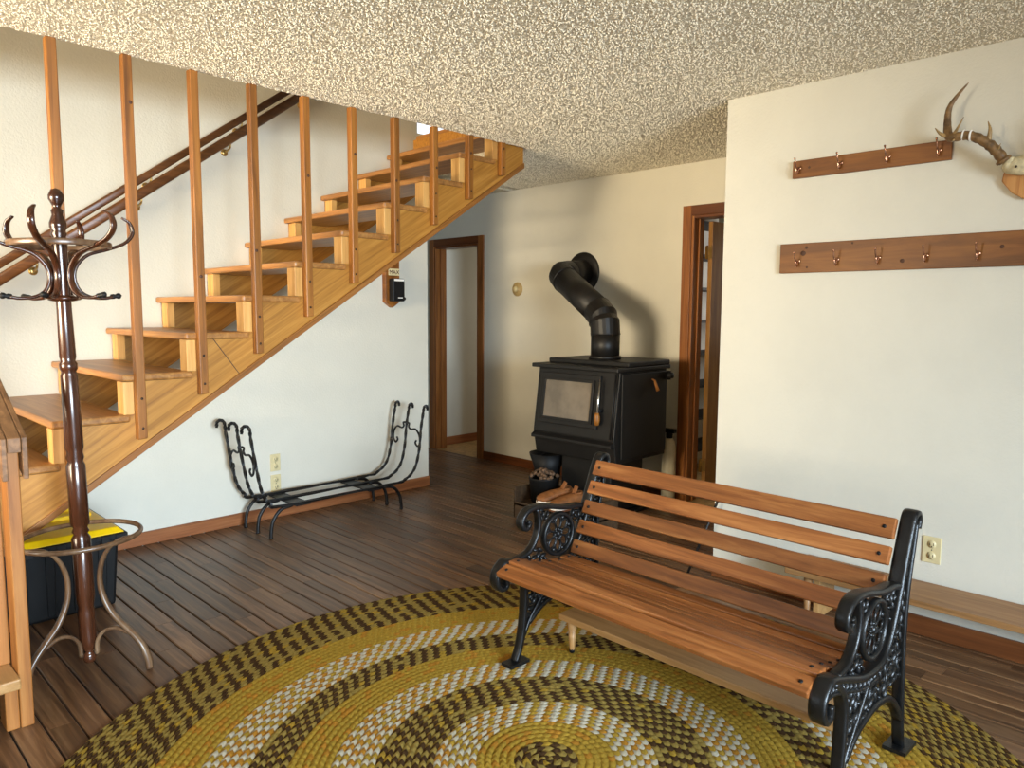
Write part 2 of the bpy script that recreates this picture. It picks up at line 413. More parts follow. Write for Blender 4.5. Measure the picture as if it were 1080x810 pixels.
# walls behind the camera, each with a window opening
wn = B()
wn.box(XL-T, XR, YN-T, YN, -0.1, 0.85); wn.box(XL-T, XR, YN-T, YN, 2.15, CE); wn.box(XL-T, -1.0, YN-T, YN, 0.85, 2.15); wn.box(1.4, XR, YN-T, YN, 0.85, 2.15)
struct(wn, 'wall_rear', 'wall', 'cream wall with a wide window behind the camera', 'wall')
ws = B()
ws.box(XL-T, XL, YN, YW, -0.1, 0.9); ws.box(XL-T, XL, YN, YW, 2.1, 4.9); ws.box(XL-T, XL, YN, 1.95, 0.9, 2.1); ws.box(XL-T, XL, 4.05, YW, 0.9, 2.1)
struct(ws, 'wall_near', 'wall', 'cream wall with a window to the left of the camera', 'wall')
for nm, bx in (('window_2', (-1.0, 1.4, YN-0.08, YN-0.03, 0.85, 2.15)), ('window_3', (XL-0.08, XL-0.03, 1.95, 4.05, 0.9, 2.1))):
    b = B(); x0, x1, y0, y1, z0, z1 = bx
    alongx = (x1-x0) > (y1-y0)
    b.box(x0, x1, y0, y1, z0, z0+0.05); b.box(x0, x1, y0, y1, z1-0.05, z1)
    for t in (0, 0.5, 1):
        if alongx: c = x0+0.025+(x1-x0-0.05)*t; b.box(c-0.025, c+0.025, y0, y1, z0, z1)
        else: c = y0+0.025+(y1-y0-0.05)*t; b.box(x0, x1, c-0.025, c+0.025, z0, z1)
    struct(b, nm, 'trim', 'wood framed window behind the camera' if nm == 'window_2' else 'wood framed window left of the camera', 'window')
# ceiling with stairwell opening (x -1.2..3.58)
ce = B()
ce.box(XL-T, XS+T, YN-T, YO, CE, UP-0.005); ce.box(3.58, XS+T, YO, YW, CE, UP-0.005); ce.box(XL-T, -1.2, YO, YW, CE, UP-0.005)
ce.box(XE-0.05, 6.6, YW, 6.4, CE, UP-0.005) if False else ce.box(2.2, XS+T, YW+T, 6.4, CE, UP-0.005)
ceo = struct(ce, 'ceiling', 'ceiling', 'popcorn textured cream ceiling with stairwell opening', 'ceiling')
gr = random.Random(21); gv = []; gf = []
for i in range(165000):
    gx, gy = gr.uniform(0.1, XS), gr.uniform(-0.1, 4.53)
    if (gx > XR and gy < YC) or (gy > YO and gx < 3.58) or gx+gy < 2.0: continue
    gpx, gpy, gz = project((gx, gy, CE))
    if gpx < -220 or gpx > 1300 or gpy < -160: continue
    q = gr.uniform(0.0026, 0.0056); h = q*gr.uniform(0.6, 1.15); a = gr.random()*1.57; o_ = len(gv)
    for k in range(4): gv.append((gx+q*math.cos(a+k*1.5708), gy+q*math.sin(a+k*1.5708), CE+0.001))
    gv.append((gx+gr.uniform(-.3, .3)*q, gy+gr.uniform(-.3, .3)*q, CE-h))
    for k in range(4): gf.append((o_+k, o_+4, o_+(k+1) % 4))
gm = bpy.data.meshes.new('popcorn_grain'); gm.from_pydata(gv, [], gf); gm.materials.append(M['grain'])
go = bpy.data.objects.new('popcorn_grain', gm); col.objects.link(go); go.parent = ceo; go['kind'] = 'stuff'
struct(B().box(XL-T, XS+T, YN, YW+T, 4.9, 5.0), 'ceiling_upper', 'white', 'ceiling high above the stairwell', 'ceiling')
struct(B().box(-1.3, 4.0, YO-0.16, YO-0.04, UP, 4.9).box(XS+T, XS+T+0.1, YN, YW, UP, 4.9), 'wall_upper', 'wall', 'upstairs wall around the stairwell', 'wall')
# passage behind the stair wall and the rooms beyond the doorways
struct(B().box(2.2, 2.3, YW+T, 6.3, -0.1, CE).box(2.2, XS, 6.2, 6.3, -0.1, CE), 'wall_passage', 'wall', 'wall of the passage behind the stairs', 'wall')
hall = struct(B().box(XS, 6.7, 4.6, 5.80, -0.12, -0.002), 'floor_hall', 'vinyl', 'tan patterned vinyl floor beyond the left doorway', 'floor')
hw = B(); hw.box(XS+T, 6.7, 5.79, 5.9, -0.1, CE); hw.box(6.6, 6.7, 4.5, 5.79, -0.1, CE); hw.box(XS+T, 6.7, 4.5, 4.6, -0.1, CE); hw.box(XS+T, 6.7, 4.5, 5.9, CE, CE+0.1)
struct(hw, 'wall_hall', 'wall', 'cream hall wall seen through the left doorway', 'wall')
struct(B().box(XS+T, 6.6, 5.775, 5.79, 0, 0.085), 'baseboard_hall', 'trimX', 'dark wood baseboard inside the left doorway', 'baseboard', bevel=0.003)
pw = B(); pw.box(XS+T, 6.7, 3.9, 4.0, -0.1, CE); pw.box(6.6, 6.7, 1.6, 3.9, -0.1, CE); pw.box(XS+T, 6.7, 1.6, 1.7, -0.1, CE); pw.box(XS+T, 6.7, 1.6, 4.0, CE, CE+0.1)
struct(pw, 'wall_pantry', 'wall', 'cream wall of the small room behind the right doorway', 'wall')
struct(B().box(XS, 6.7, 1.6, 4.0, -0.12, -0.002), 'floor_pantry', 'vinyl', 'floor of the small room behind the right doorway', 'floor')
# baseboards
struct(B().box(0.62, XE, YW-0.016, YW, 0, 0.078), 'baseboard_left', 'trimX', 'reddish wood baseboard along the wall under the stairs', 'baseboard', bevel=0.004)
struct(B().box(XS-0.015, XS, 2.9, 4.99, 0, 0.078), 'baseboard_back', 'trimY', 'dark reddish baseboard behind the wood stove', 'baseboard', bevel=0.004)
struct(B().box(XR-0.015, XR, YN, YC, 0, 0.085), 'baseboard_right', 'trimY', 'reddish baseboard below the long wall bench', 'baseboard', bevel=0.004)

# door casings
def casing(nm, y0, y1, top, label, cw=0.07):
    """y0/y1 opening edges"""
    t = bpy.data.objects.new(nm, None); col.objects.link(t); t['kind'] = 'structure'; t['label'] = label; t['category'] = 'door frame'
    b = B().box(XS-0.018, XS, y1, y1+cw, 0, top+cw); b.build('side_casing', 'trim', t, 0.003)
    b = B().box(XS-0.018, XS, y0-cw, y0, 0, top+cw); b.build('side_casing', 'trim', t, 0.003)
    b = B().box(XS-0.018, XS, y0, y1, top, top+cw); b.build('head_casing', 'trimY', t, 0.003)
    b = B().box(XS-0.01, XS+T+0.01, y1-0.02, y1, 0, top).box(XS+0.05, XS+0.07, y1-0.032, y1-0.02, 0, top); b.build('jamb', 'trim', t, 0.002)
    b = B().box(XS-0.01, XS+T+0.01, y0, y0+0.02, 0, top).box(XS+0.05, XS+0.07, y0+0.02, y0+0.032, 0, top); b.build('jamb', 'trim', t, 0.002)
    b = B().box(XS-0.01, XS+T+0.01, y0+0.02, y1-0.02, top-0.02, top); b.build('head_jamb', 'trimY', t, 0.002)
    return t
casing('trim_1', 5.06, 5.70, 2.01, 'mahogany stained door frame left of the stove')
casing('trim_2', 2.06, 2.83, 2.07, 'mahogany stained door frame right of the stove')
# right door, opened into the room beyond
d1 = bpy.data.objects.new('door_1', None); col.objects.link(d1); d1['kind'] = 'structure'; d1['label'] = 'brown flush door standing open in the right doorway'; d1['category'] = 'door'
d1.location = (XS+T+0.045, 2.795, 0); d1.rotation_euler = (0, 0, math.radians(-4))
B().box(0.0, 0.70, -0.036, 0.0, 0.012, 2.04).build('door_leaf', 'doorwood', d1, 0.002)
for z in (1.82, 0.25):
    B().box(-0.004, 0.0, -0.034, -0.004, z-0.045, z+0.045).tube([(-0.006, 0.004, z-0.05), (-0.006, 0.004, z+0.05)], 0.007, 8).box(-0.03, -0.004, 0.001, 0.004, z-0.045, z+0.045).build('hinge', 'brass', d1)
# shelves glimpsed through the hinge gap
sh = thing('pantry_shelf', 'white shelving with dark shelf edges glimpsed through the right door gap', 'shelf', (5.3, 3.15, 0))
B().box(-0.25, 0.9, 0.32, 0.34, 0, 2.3).build('back_panel', 'white', sh)
for k in range(8):
    B().box(-0.25, 0.9, 0.02, 0.32, 0.22+0.27*k, 0.24+0.27*k).build('shelf_board', 'black', sh)

# ------------------------------------------------------------------ staircase
stair = thing('staircase', 'open riser wooden staircase with square balusters climbing to the right', 'staircase')
RUN, RISE = 0.2752, 0.1755
NX = lambda k: 0.518+RUN*k
TZ = lambda k: 0.756+RISE*k
TT = 0.033
YF, YB = 3.41, YW-0.004
bot = lambda X: 1.452+0.645*(X-2.2)
def stringer_poly(off):
    top = []
    X0 = 0.36; top.append((X0, TZ(-1)-TT))
    for k in range(0, 11):
        top += [(NX(k)+off, TZ(k-1)-TT), (NX(k)+off, TZ(k)-TT)]
    top += [(3.55, TZ(10)-TT)]
    return top+[(3.55, bot(3.55)), (X0, bot(X0))]
def stringer(y0, y1, off, name, low=0.0):
    # sawtooth board as stacked convex pieces: one mesh
    b = B()
    for k in range(0, 12):
        xa = NX(k-1)+off if k > 0 else 0.36
        xb = NX(k)+off if k < 11 else 3.55
        if xb <= xa: continue
        z = TZ(k-1)-TT
        b.prism([(xa, bot(xa)-low), (xb, bot(xb)-low), (xb, z), (xa, z)], 'Y', y0, y1)
    return b.build(name, 'oak', stair)
# slice the outer boards so the faces stay coplanar
stringer(YF, YF+0.038, 0.02, 'stringer')
stringer(YB-0.055, YB, 0.035, 'stringer', 0.05)
def strip(y0, y1, z0, z1, name):
    return B().add([(X, y, bot(X)+dz) for X in (0.36, 3.552) for (y, dz) in ((y0, z0), (y1, z0), (y1, z1), (y0, z1))],
                   [(0, 1, 2, 3), (7, 6, 5, 4), (0, 4, 5, 1), (1, 5, 6, 2), (2, 6, 7, 3), (3, 7, 4, 0)]).build(name, 'mould', stair, 0.003)
strip(YF-0.012, YF, -0.008, 0.026, 'edge_moulding')
# seams of the veneer panel
for X in (1.53,):
    B().obox((X, YF-0.0005, TZ(3)-0.115), (0.58, 0, -0.81), (0, 1, 0), (0.81, 0, 0.58), 0.125, 0.0015, 0.0016).build('veneer_seam', 'knot', stair)
tm = B().box(0, RUN+0.028, 0, YB-0.004-(YF-0.006), -TT, 0)
t0 = tm.build('tread', 'tread', stair, 0.009); t0.location = (NX(0), YF-0.006, TZ(0))
for k in range(1, 11): dup(t0, stair, (NX(k), YF-0.006, TZ(k)))
B().box(NX(11), NX(11)+0.3, YF-0.02, YB, UP-0.03, UP+0.004).build('top_nosing', 'tread', stair, 0.006)
B().box(NX(10)+0.25, NX(10)+0.27, YF+0.04, YB, TZ(10), UP-0.03).build('top_riser', 'oak', stair, 0.003)
bk = B().box(0.002, 0.044, -0.002, 0.075, 0, RISE-TT)
bk0 = bk.build('riser_block', 'block', stair, 0.002); bk0.location = (NX(0), YF, TZ(-1))
for k in range(1, 11): dup(bk0, stair, (NX(k), YF, TZ(k-1)))
for k in range(0, 11): dup(bk0, stair, (NX(k)+0.025, YB-0.097, TZ(k-1)))
# balusters
for k in range(1, 11):
    xb = NX(k)+0.045; z0 = 0.645+0.1768*(k-1)
    b = B().prism([(xb, z0), (xb+0.038, z0+0.004), (xb+0.038, CE), (xb, CE)], 'Y', YF-0.040, YF-0.0005)
    bo = b.build('baluster', 'baluster', stair, 0.004)
    zs = [z0+0.05, z0+0.05+0.13] if k < 10 else [z0+0.05]
    for zz in zs:
        B().lathe([(0.005, 0), (0.006, 0.001), (0.004, 0.003), (0, 0.003)], (xb+0.019, YF-0.0402, zz), (0, -1, 0), 8).build('screw', 'screw', bo)
    rk = random.Random(k)
    for q in range(1):
        zz = rk.uniform(z0+0.3, 2.3)
        B().lathe([(0.008, 0), (0.007, 0.0008), (0, 0.0008)], (xb+rk.uniform(.012, .026), YF-0.0400, zz), (0, -1, 0), 9).build('knot', 'knot', bo)
# landing and the short lower flight towards the camera
B().box(-0.55, NX(0)+0.03, 3.30, YB, TZ(-1)-0.036, TZ(-1)).build('landing', 'tread', stair, 0.006)
lt = B().box(-0.45, 0.512, 0, 0.30, -0.036, 0).build('lower_tread', 'pine', stair, 0.005); lt.location = (0, 2.735, 0.192)
dup(lt, stair, (0, 3.01, 0.386))
B().box(-0.45, -0.41, 2.80, 3.42, 0.0, 0.35).build('lower_stringer', 'post', stair, 0.003)
B().box(0.440, 0.476, 3.08, 3.36, 0.0, 0.345).build('lower_stringer', 'post', stair, 0.003)
B().box(-0.52, -0.48, 3.42, 4.4, 0, TZ(-1)-0.036).build('landing_support', 'post', stair, 0.003)
B().box(0.514, 0.553, 2.785, 2.874, 0, 0.948).build('newel_board', 'post', stair, 0.004)
B().box(0.474, 0.513, 2.790, 2.879, 0, 0.155).build('newel_foot', 'post', stair, 0.004)
B().box(0.452, 0.5135, 2.882, 2.965, 0.192, 0.99).build('newel_board', 'post', stair, 0.004)
B().box(0.40, 0.438, 3.05, 3.139, 0, 0.98).build('newel_board', 'post', stair, 0.004)
sl = 0.50
def raised(x0, x1, zlo, zhi, name, y0=2.745, y1=3.75):
    b = B().add([(x, y, z+(y-2.745)*sl) for y in (y0, y1) for (x, z) in ((x0, zlo), (x1, zlo), (x1, zhi), (x0, zhi))],
                [(0, 1, 2, 3), (7, 6, 5, 4), (0, 4, 5, 1), (1, 5, 6, 2), (2, 6, 7, 3), (3, 7, 4, 0)])
    return b.build(name, 'oldrail', stair, 0.003)
raised(0.515, 0.553, 0.93, 0.978, 'rail_core')
raised(0.497, 0.514, 0.842, 0.978, 'rail_side')
raised(0.554, 0.571, 0.842, 0.978, 'rail_side')

# wall handrails
def handrail(pa, pb, r, label, dark):
    a, b_ = Vector(pa), Vector(pb)
    t = thing('handrail', label, 'handrail', (0, 0, 0), 0, 'stair wall handrails')
    B().tube([a, b_], r, 14, flat=(1.15, 0.85)).build('rail', 'rail', t)
    n = 5
    for i in range(n):
        p = a.lerp(b_, (i+0.55)/n)
        br = B(); br.tube(cat([(p.x, p.y, p.z-r*0.9), (p.x, p.y+0.01, p.z-r-0.03), (p.x, YW-0.012, p.z-r-0.045)], 5), 0.006, 8)
        br.lathe([(0.022, 0), (0.022, 0.004), (0.012, 0.009), (0, 0.009)], (p.x, YW-0.001, p.z-r-0.045), (0, -1, 0), 12)
        br.build('bracket', 'brass', t)
dr = Vector((1.56, 0, 1.138))
handrail((0.20, 4.44, 1.135), Vector((0.20, 4.44, 1.135))+dr*1.75, 0.018, 'upper of two dark wooden handrails on the stairwell wall', 0)
handrail((0.20, 4.44, 1.058), Vector((0.20, 4.44, 1.058))+dr*1.68, 0.023, 'lower and thicker of two dark wooden stairwell handrails', 1)

# ------------------------------------------------------------------ braided rug
rug = thing('braided_rug', 'large oval braided rug in gold, brown and off white rings', 'rug', (RUG[0], RUG[1], 0))
bands = [(0.0, 0.098, 'brown'), (0.098, 0.213, 'gold'), (0.213, 0.34, 'white'), (0.34, 0.515, 'brown'), (0.515, 0.645, 'white'), (0.645, 0.775, 'gold'),
         (0.775, 0.89, 'brown'), (0.89, 1.03, 'white'), (1.03, 1.17, 'gold'), (1.17, 1.45, 'tweed')]
rr = random.Random(11)
shift = 0.0
for bi, (ra, rb, kind) in enumerate(bands):
    rw_ = 0.0160 if kind == 'tweed' else 0.0225; sl_ = 0.031 if kind == 'tweed' else 0.0262
    nrow = max(1, round((rb-ra)/rw_)); rw = (rb-ra)/nrow
    b = B()
    for row in range(nrow):
        r0 = ra+row*rw; r1 = r0+rw; rm = (r0+r1)/2
        ns = max(6, 2*round(2*math.pi*rm/sl_/2))
        if kind == 'white': shift += 0.42
        elif kind == 'brown': shift += 0.9
        elif kind == 'tweed': shift += 0.55+0.25*rr.random()
        else: shift += rr.random()
        da = 2*math.pi/ns
        for i in range(ns):
            a0 = (i+shift)*da
            sk = 0.55*da                      # chevron skew of the strand
            par = i % 2
            if kind == 'gold': mi = 0 if rr.random() < 0.86 else 4
            elif kind == 'white': mi = 3 if par else (4 if rr.random() < 0.5 else 0)
            elif kind == 'brown': mi = 2 if (par and rr.random() < 0.9) else (1 if rr.random() < 0.88 else 0)
            else: mi = 2 if (par and rr.random() < 0.90) else (1 if rr.random() < 0.85 else 0)
            pts = []
            for (u, v, h) in ((0, 0, .008), (0.5, 0, .010), (1, 0, .008), (0, 0.5, .012), (0.5, 0.5, .0155), (1, 0.5, .012), (0, 1, .008), (0.5, 1, .010), (1, 1, .008)):
                r_ = r0+rw*v
                a = a0+da*u+sk*abs(v-0.5)*2
                pts.append((RUG[2]*r_*math.cos(a), r_*math.sin(a), h))
            b.add(pts, [(0, 1, 4, 3), (1, 2, 5, 4), (3, 4, 7, 6), (4, 5, 8, 7)], True, mi)
    if kind == 'tweed':
        n = 220; vs = []
        for k in range(n):
            a = 2*math.pi*k/n
            for (r_, z) in ((rb, 0.009), (rb+0.004, 0.005), (rb, 0.001)): vs.append((RUG[2]*r_*math.cos(a), r_*math.sin(a), z))
        b.add(vs, [(k*3+j, ((k+1) % n)*3+j, ((k+1) % n)*3+j+1, k*3+j+1) for k in range(n) for j in (0, 1)], True, 2)
        b.add([(RUG[2]*(rb)*math.cos(2*math.pi*k/n), rb*math.sin(2*math.pi*k/n), 0.001) for k in range(n)], [tuple(range(n))], False, 2)
    o = b.build('braid_band', ['gold', 'khaki', 'brown', 'cwhite', 'rust'], rug)
    if kind == 'white': o['label'] = 'off white and gold checked ring'

# ------------------------------------------------------------------ garden bench
bench = thing('garden_bench', 'slatted wooden garden bench with black cast iron ends on the rug', 'bench', (1.825, 1.315, 0.0165), math.radians(-2.0))
def iron_end(s):
    sg = 1 if s > 0 else -1
    P = lambda pts: [(d, s, z) for d, z in pts]
    rim = B()
    rimflat = (0.010, 0.024)
    def sweep(bd, pts, r=1.0, fl=rimflat, n=8): bd.tube(cat(P(pts), n), r, 10, up=(0, 1, 0), flat=(fl[1], fl[0]))
    # back rim running down into the seat rim and the front scroll
    sweep(rim, [(0.655, 0.715), (0.664, 0.738), (0.650, 0.762), (0.622, 0.758), (0.598, 0.715), (0.560, 0.62), (0.515, 0.50), (0.475, 0.42), (0.43, 0.372), (0.36, 0.357), (0.27, 0.366), (0.16, 0.402), (0.08, 0.425), (0.052, 0.416), (0.028, 0.388), (0.026, 0.352), (0.045, 0.326), (0.072, 0.332), (0.072, 0.360)])
    rear = [(0.655, 0.73), (0.640, 0.66), (0.612, 0.54), (0.602, 0.43), (0.604, 0.30), (0.615, 0.16), (0.630, 0.05), (0.640, 0.012)]
    sweep(rim, rear, 1.0, (0.009, 0.018))
    # short arm rest with scroll
    sweep(rim, [(0.535, 0.56), (0.48, 0.572), (0.40, 0.578), (0.31, 0.598), (0.245, 0.608), (0.19, 0.602), (0.160, 0.575), (0.158, 0.548), (0.176, 0.532), (0.195, 0.545), (0.19, 0.562)], 1.0, (0.010, 0.020))
    sweep(rim, [(0.240, 0.600), (0.252, 0.545), (0.240, 0.485), (0.195, 0.435), (0.12, 0.418)], 1.0, (0.009, 0.016))
    # front leg, with its brace and foot
    sweep(rim, [(0.10, 0.41), (0.165, 0.35), (0.178, 0.26), (0.168, 0.14), (0.15, 0.06), (0.13, 0.012)], 1.0, (0.011, 0.018))
    sweep(rim, [(0.168, 0.10), (0.21, 0.17), (0.28, 0.25), (0.36, 0.345)], 1.0, (0.008, 0.014))
    sweep(rim, [(0.200, 0.150), (0.28, 0.205), (0.40, 0.232), (0.51, 0.215), (0.585, 0.155), (0.615, 0.11)], 1.0, (0.010, 0.016))
    rim.box(0.085, 0.185, s-0.028, s+0.028, 0, 0.012); rim.box(0.60, 0.70, s-0.034, s+0.034, 0, 0.012)
    end = rim.build('end_frame', 'iron', bench)
    # pierced infill of leaves and scrolls
    lat = B(); up_ = B()
    def scroll(cx, cz, r0, a0, turns, r=0.005, dirn=1):
        pts = []
        for i in range(16):
            t = i/15; a = a0+dirn*turns*2*math.pi*t; q = r0*(1-0.75*t)
            pts.append((cx+q*math.cos(a), s, cz+q*math.sin(a)))
        lat.tube(pts, r, 7); lat.ell(pts[-1], 0.009, 0.008, 0.009, 8, 5)
    def leaf(cx, cz, ln, wd, a, bd=None):
        rot = Matrix.Rotation(-a, 3, 'Y')
        (bd or lat).ell((cx, s, cz), ln, 0.011, wd, 8, 6, rot)
    def inside(p, poly):
        c = False
        for i in range(len(poly)):
            (x1, y1), (x2, y2) = poly[i-1], poly[i]
            if (y1 > p[1]) != (y2 > p[1]) and p[0] < (x2-x1)*(p[1]-y1)/(y2-y1)+x1: c = not c
        return c
    lr = random.Random(7)
    def fill(poly, st, bd):
        x0, x1 = min(p[0] for p in poly), max(p[0] for p in poly); y0, y1 = min(p[1] for p in poly), max(p[1] for p in poly)
        j = 0; y = y0
        while y < y1:
            x = x0+(st/2 if j % 2 else 0)
            while x < x1:
                q = (x+lr.uniform(-.004, .004), y+lr.uniform(-.004, .004))
                if inside(q, poly): leaf(q[0], q[1], st*0.68, st*0.27, lr.uniform(0, math.pi), bd)
                x += st
            y += st*0.80; j += 1
    fill([(0.60, 0.725), (0.648, 0.71), (0.625, 0.56), (0.560, 0.57)], 0.030, lat)
    fill([(0.540, 0.56), (0.615, 0.56), (0.608, 0.25), (0.50, 0.235), (0.42, 0.235), (0.43, 0.36), (0.48, 0.41)], 0.032, lat)
    fill([(0.43, 0.36), (0.42, 0.235), (0.30, 0.215), (0.20, 0.15), (0.18, 0.25), (0.185, 0.36), (0.28, 0.345)], 0.033, lat)
    fill([(0.25, 0.44), (0.20, 0.425), (0.12, 0.412), (0.25, 0.375), (0.33, 0.365), (0.30, 0.41)], 0.027, lat)
    fill([(0.26, 0.595), (0.31, 0.585), (0.29, 0.535), (0.262, 0.55)], 0.022, lat)
    fill([(0.42, 0.57), (0.53, 0.555), (0.50, 0.49), (0.45, 0.52)], 0.024, lat)
    scroll(0.52, 0.33, 0.042, 0.5, 1.2, dirn=-1); scroll(0.45, 0.30, 0.040, 3.6, 1.2); scroll(0.24, 0.315, 0.034, 1.2, 1.1); scroll(0.215, 0.235, 0.026, 1.0, 1.0); scroll(0.55, 0.45, 0.036, 2.0, 1.1)
    # beaded edges along the back and the braided band along the seat
    for (p0, p1, n) in (((0.612, 0.722), (0.505, 0.445), 24), ((0.470, 0.395), (0.425, 0.352), 6)):
        for i in range(n):
            t = i/(n-1); d = p0[0]+(p1[0]-p0[0])*t; z = p0[1]+(p1[1]-p0[1])*t
            up_.ell((d+0.010, s, z), 0.0062, 0.022, 0.0062, 6, 4)
    band = cat([(0.40, 0.335, 0), (0.30, 0.338, 0), (0.18, 0.372, 0), (0.09, 0.396, 0), (0.045, 0.385, 0), (0.03, 0.355, 0)], 4)
    up_.tube([(p.x, s, p.y-0.016) for p in band[:-4]], 1.0, 8, up=(0, 1, 0), flat=(0.014, 0.005))
    for i, p in enumerate(band[1:]):
        rot = Matrix.Rotation(-math.radians(62), 3, 'Y')
        up_.ell((p.x, s, p.y), 0.018, 0.017, 0.0065, 8, 6, rot)
    up_.build('braided_band', 'iron', end)['kind'] = 'stuff'
    lat.build('foliage_infill', 'iron', end)['kind'] = 'stuff'
    # flower medallion between seat and arm
    cx, cz, ra, rb_ = 0.368, 0.474, 0.083, 0.083
    md = B()
    md.tube([(cx+ra*math.cos(2*math.pi*k/28), s, cz+rb_*math.sin(2*math.pi*k/28)) for k in range(28)], 1.0, 8, closed=True, up=(0, 1, 0), flat=(0.014, 0.008))
    for k in range(8):
        a = 2*math.pi*k/8
        ex, ez = cx+0.046*math.cos(a), cz+0.046*math.sin(a)
        md.tube([(ex+0.025*math.cos(q)*math.cos(a)-0.017*math.sin(q)*math.sin(a), s, ez+0.025*math.cos(q)*math.sin(a)+0.017*math.sin(q)*math.cos(a)) for q in [2*math.pi*j/12 for j in range(12)]], 0.0048, 6, closed=True)
        md.ell((cx+0.068*math.cos(a+0.39), s, cz+0.068*math.sin(a+0.39)), 0.010, 0.009, 0.010, 7, 4)
        md.ell((cx+0.020*math.cos(a), s, cz+0.018*math.sin(a)), 0.009, 0.010, 0.007, 7, 4)
    md.ell((cx, s, cz), 0.014, 0.013, 0.014, 9, 6)
    md.build('medallion', 'iron', end)
    return end
iron_end(0.615); iron_end(-0.615)
# slats
def slat(c, dirv, wd, th, name='slat', ln=0.594):
    dirv = Vector((dirv[0], 0, dirv[1])).normalized(); nrm = Vector((-dirv.z, 0, dirv.x))
    o = B().obox((0, 0, 0), dirv, (0, 1, 0), nrm, wd/2, ln, th/2).build(name, 'benchwood', bench, 0.004)
    o.location = (c[0], 0, c[1])
    for s in (-1, 1):
        B().lathe([(0.006, 0), (0.006, 0.002), (0.004, 0.0035), (0, 0.0035)], nrm*(th/2), nrm, 10).build('bolt', 'black', o).location = (0, s*(ln-0.03), 0)
    return o
for i in range(5):                                # back, bottom to top
    t = i/4
    d = 0.440+0.132*t; z = 0.412+0.308*t
    slat((d, z), (0.16, 0.33), 0.056 if i < 4 else 0.064, 0.021, 'back_slat')
seatp = [(0.040, 0.405), (0.097, 0.424), (0.153, 0.412), (0.210, 0.396), (0.267, 0.383), (0.324, 0.376), (0.382, 0.376)]
for i, (d, z) in enumerate(seatp):
    a = seatp[max(0, i-1)]; c = seatp[min(len(seatp)-1, i+1)]
    dv = (c[0]-a[0], c[1]-a[1])
    if i == 0: dv = (1, 0.42)
    slat((d, z), dv, 0.047 if i else 0.060, 0.022, 'seat_slat')

# ------------------------------------------------------------------ low plank benches
def lowbench(name_label, loc, w_, ln, h, rz=0, th=0.026, legs=None, mat='pine'):
    t = thing('plank_bench', name_label, 'bench', loc, rz)
    B().box(-w_/2, w_/2, -ln/2, ln/2, h-th, h).build('top_board', mat, t, 0.004)
    for (lx, ly) in legs:
        b = B().lathe([(0.010, 0.0), (0.011, 0.01), (0.020, h-th)], (0, 0, 0), (0, 0, 1), 14)
        o = b.build('leg', mat, t); o.location = (lx, ly, 0)
        B().lathe([(0.011, -0.0), (0.0115, 0.02), (0.0105, 0.02)], (0, 0, 0), (0, 0, 1), 12).build('ferrule', 'black', o)
    return t
lowbench('low pale pine plank bench tucked under the garden bench', (2.305, 1.30, 0.0165), 0.30, 1.13, 0.165, math.radians(-1.5), legs=[(-0.105, 0.53), (-0.105, -0.53), (0.11, 0.53), (0.11, -0.50)])
wbn = lowbench('long low pine plank bench along the right wall', (3.30, 0.40, 0), 0.26, 1.98, 0.245, 0, legs=[(-0.08, 0.90), (0.08, 0.90), (-0.08, -0.85), (0.08, -0.85)], mat='pinedark')
B().box(-0.09, 0.09, 0.845, 0.87, 0.03, 0.215).build('end_brace', 'pine', wbn, 0.003)

# ------------------------------------------------------------------ wood stove and pipe
stv = thing('wood_stove', 'black steel wood stove with a glass door on a pedestal', 'stove', (4.09, 3.165, 0))
hw_ = 0.352                                   # half width (y)
prof = [(-0.245, 1.0), (-0.305, 0.56), (-0.275, 0.40), (0.29, 0.40), (0.29, 1.0)]
B().prism(prof, 'Y', -hw_, hw_).build('body', 'stove', stv, 0.006)
B().box(-0.30, 0.31, -hw_-0.02, hw_+0.025, 1.0, 1.028).build('top_plate', 'stove', stv, 0.006)
B().box(-0.17, 0.315, -hw_-0.012, hw_-0.02, 1.028, 1.062).build('raised_top', 'stove', stv, 0.008)
B().box(-0.15, 0.22, -0.22, 0.22, 0.02, 0.40).build('pedestal', 'stove', stv, 0.01)
B().box(-0.22, 0.26, -0.27, 0.27, 0.0, 0.02).build('base_plate', 'stove', stv, 0.005)
B().prism([(-0.30, 0.55), (-0.335, 0.53), (-0.335, 0.51), (-0.285, 0.50)], 'Y', -hw_+0.005, hw_-0.005).build('ash_lip', 'stove', stv, 0.003)
for i in range(6): pass
B().box(-0.235, 0.28, -hw_-0.012, -hw_, 0.43, 0.985).build('side_shield', 'stove', stv, 0.004)
# sloped front frame: vectors in the front plane
f0 = Vector((-0.245, 0, 1.0)); f1 = Vector((-0.305, 0, 0.56)); fd = (f1-f0).normalized(); fn = Vector((fd.z, 0, -fd.x))
if fn.x > 0: fn = -fn
def fpt(y, t, o=0.0): return f0+fd*t+fn*o+Vector((0, y, 0))
door = B()
yl, yr, t0_, t1_ = 0.30, -0.215, 0.035, 0.385
door.obox(fpt((yl+yr)/2, (t0_+t1_)/2, 0.012), (0, 1, 0), fd, fn, (yl-yr)/2, (t1_-t0_)/2, 0.012)
dro = door.build('door', 'stove', stv, 0.004)
gl = B().obox(fpt(0.045, 0.212, 0.026), (0, 1, 0), fd, fn, 0.205, 0.128, 0.003); gl.build('glass', 'glass', dro, 0.002)
fr = B()
for (yc, tc, hy, ht) in ((0.045, 0.077, 0.222, 0.009), (0.045, 0.347, 0.222, 0.009), (0.258, 0.212, 0.010, 0.143), (-0.168, 0.212, 0.010, 0.143)):
    fr.obox(fpt(yc, tc, 0.030), (0, 1, 0), fd, fn, hy, ht, 0.008)
fr.build('glass_frame', 'stove', dro, 0.002)
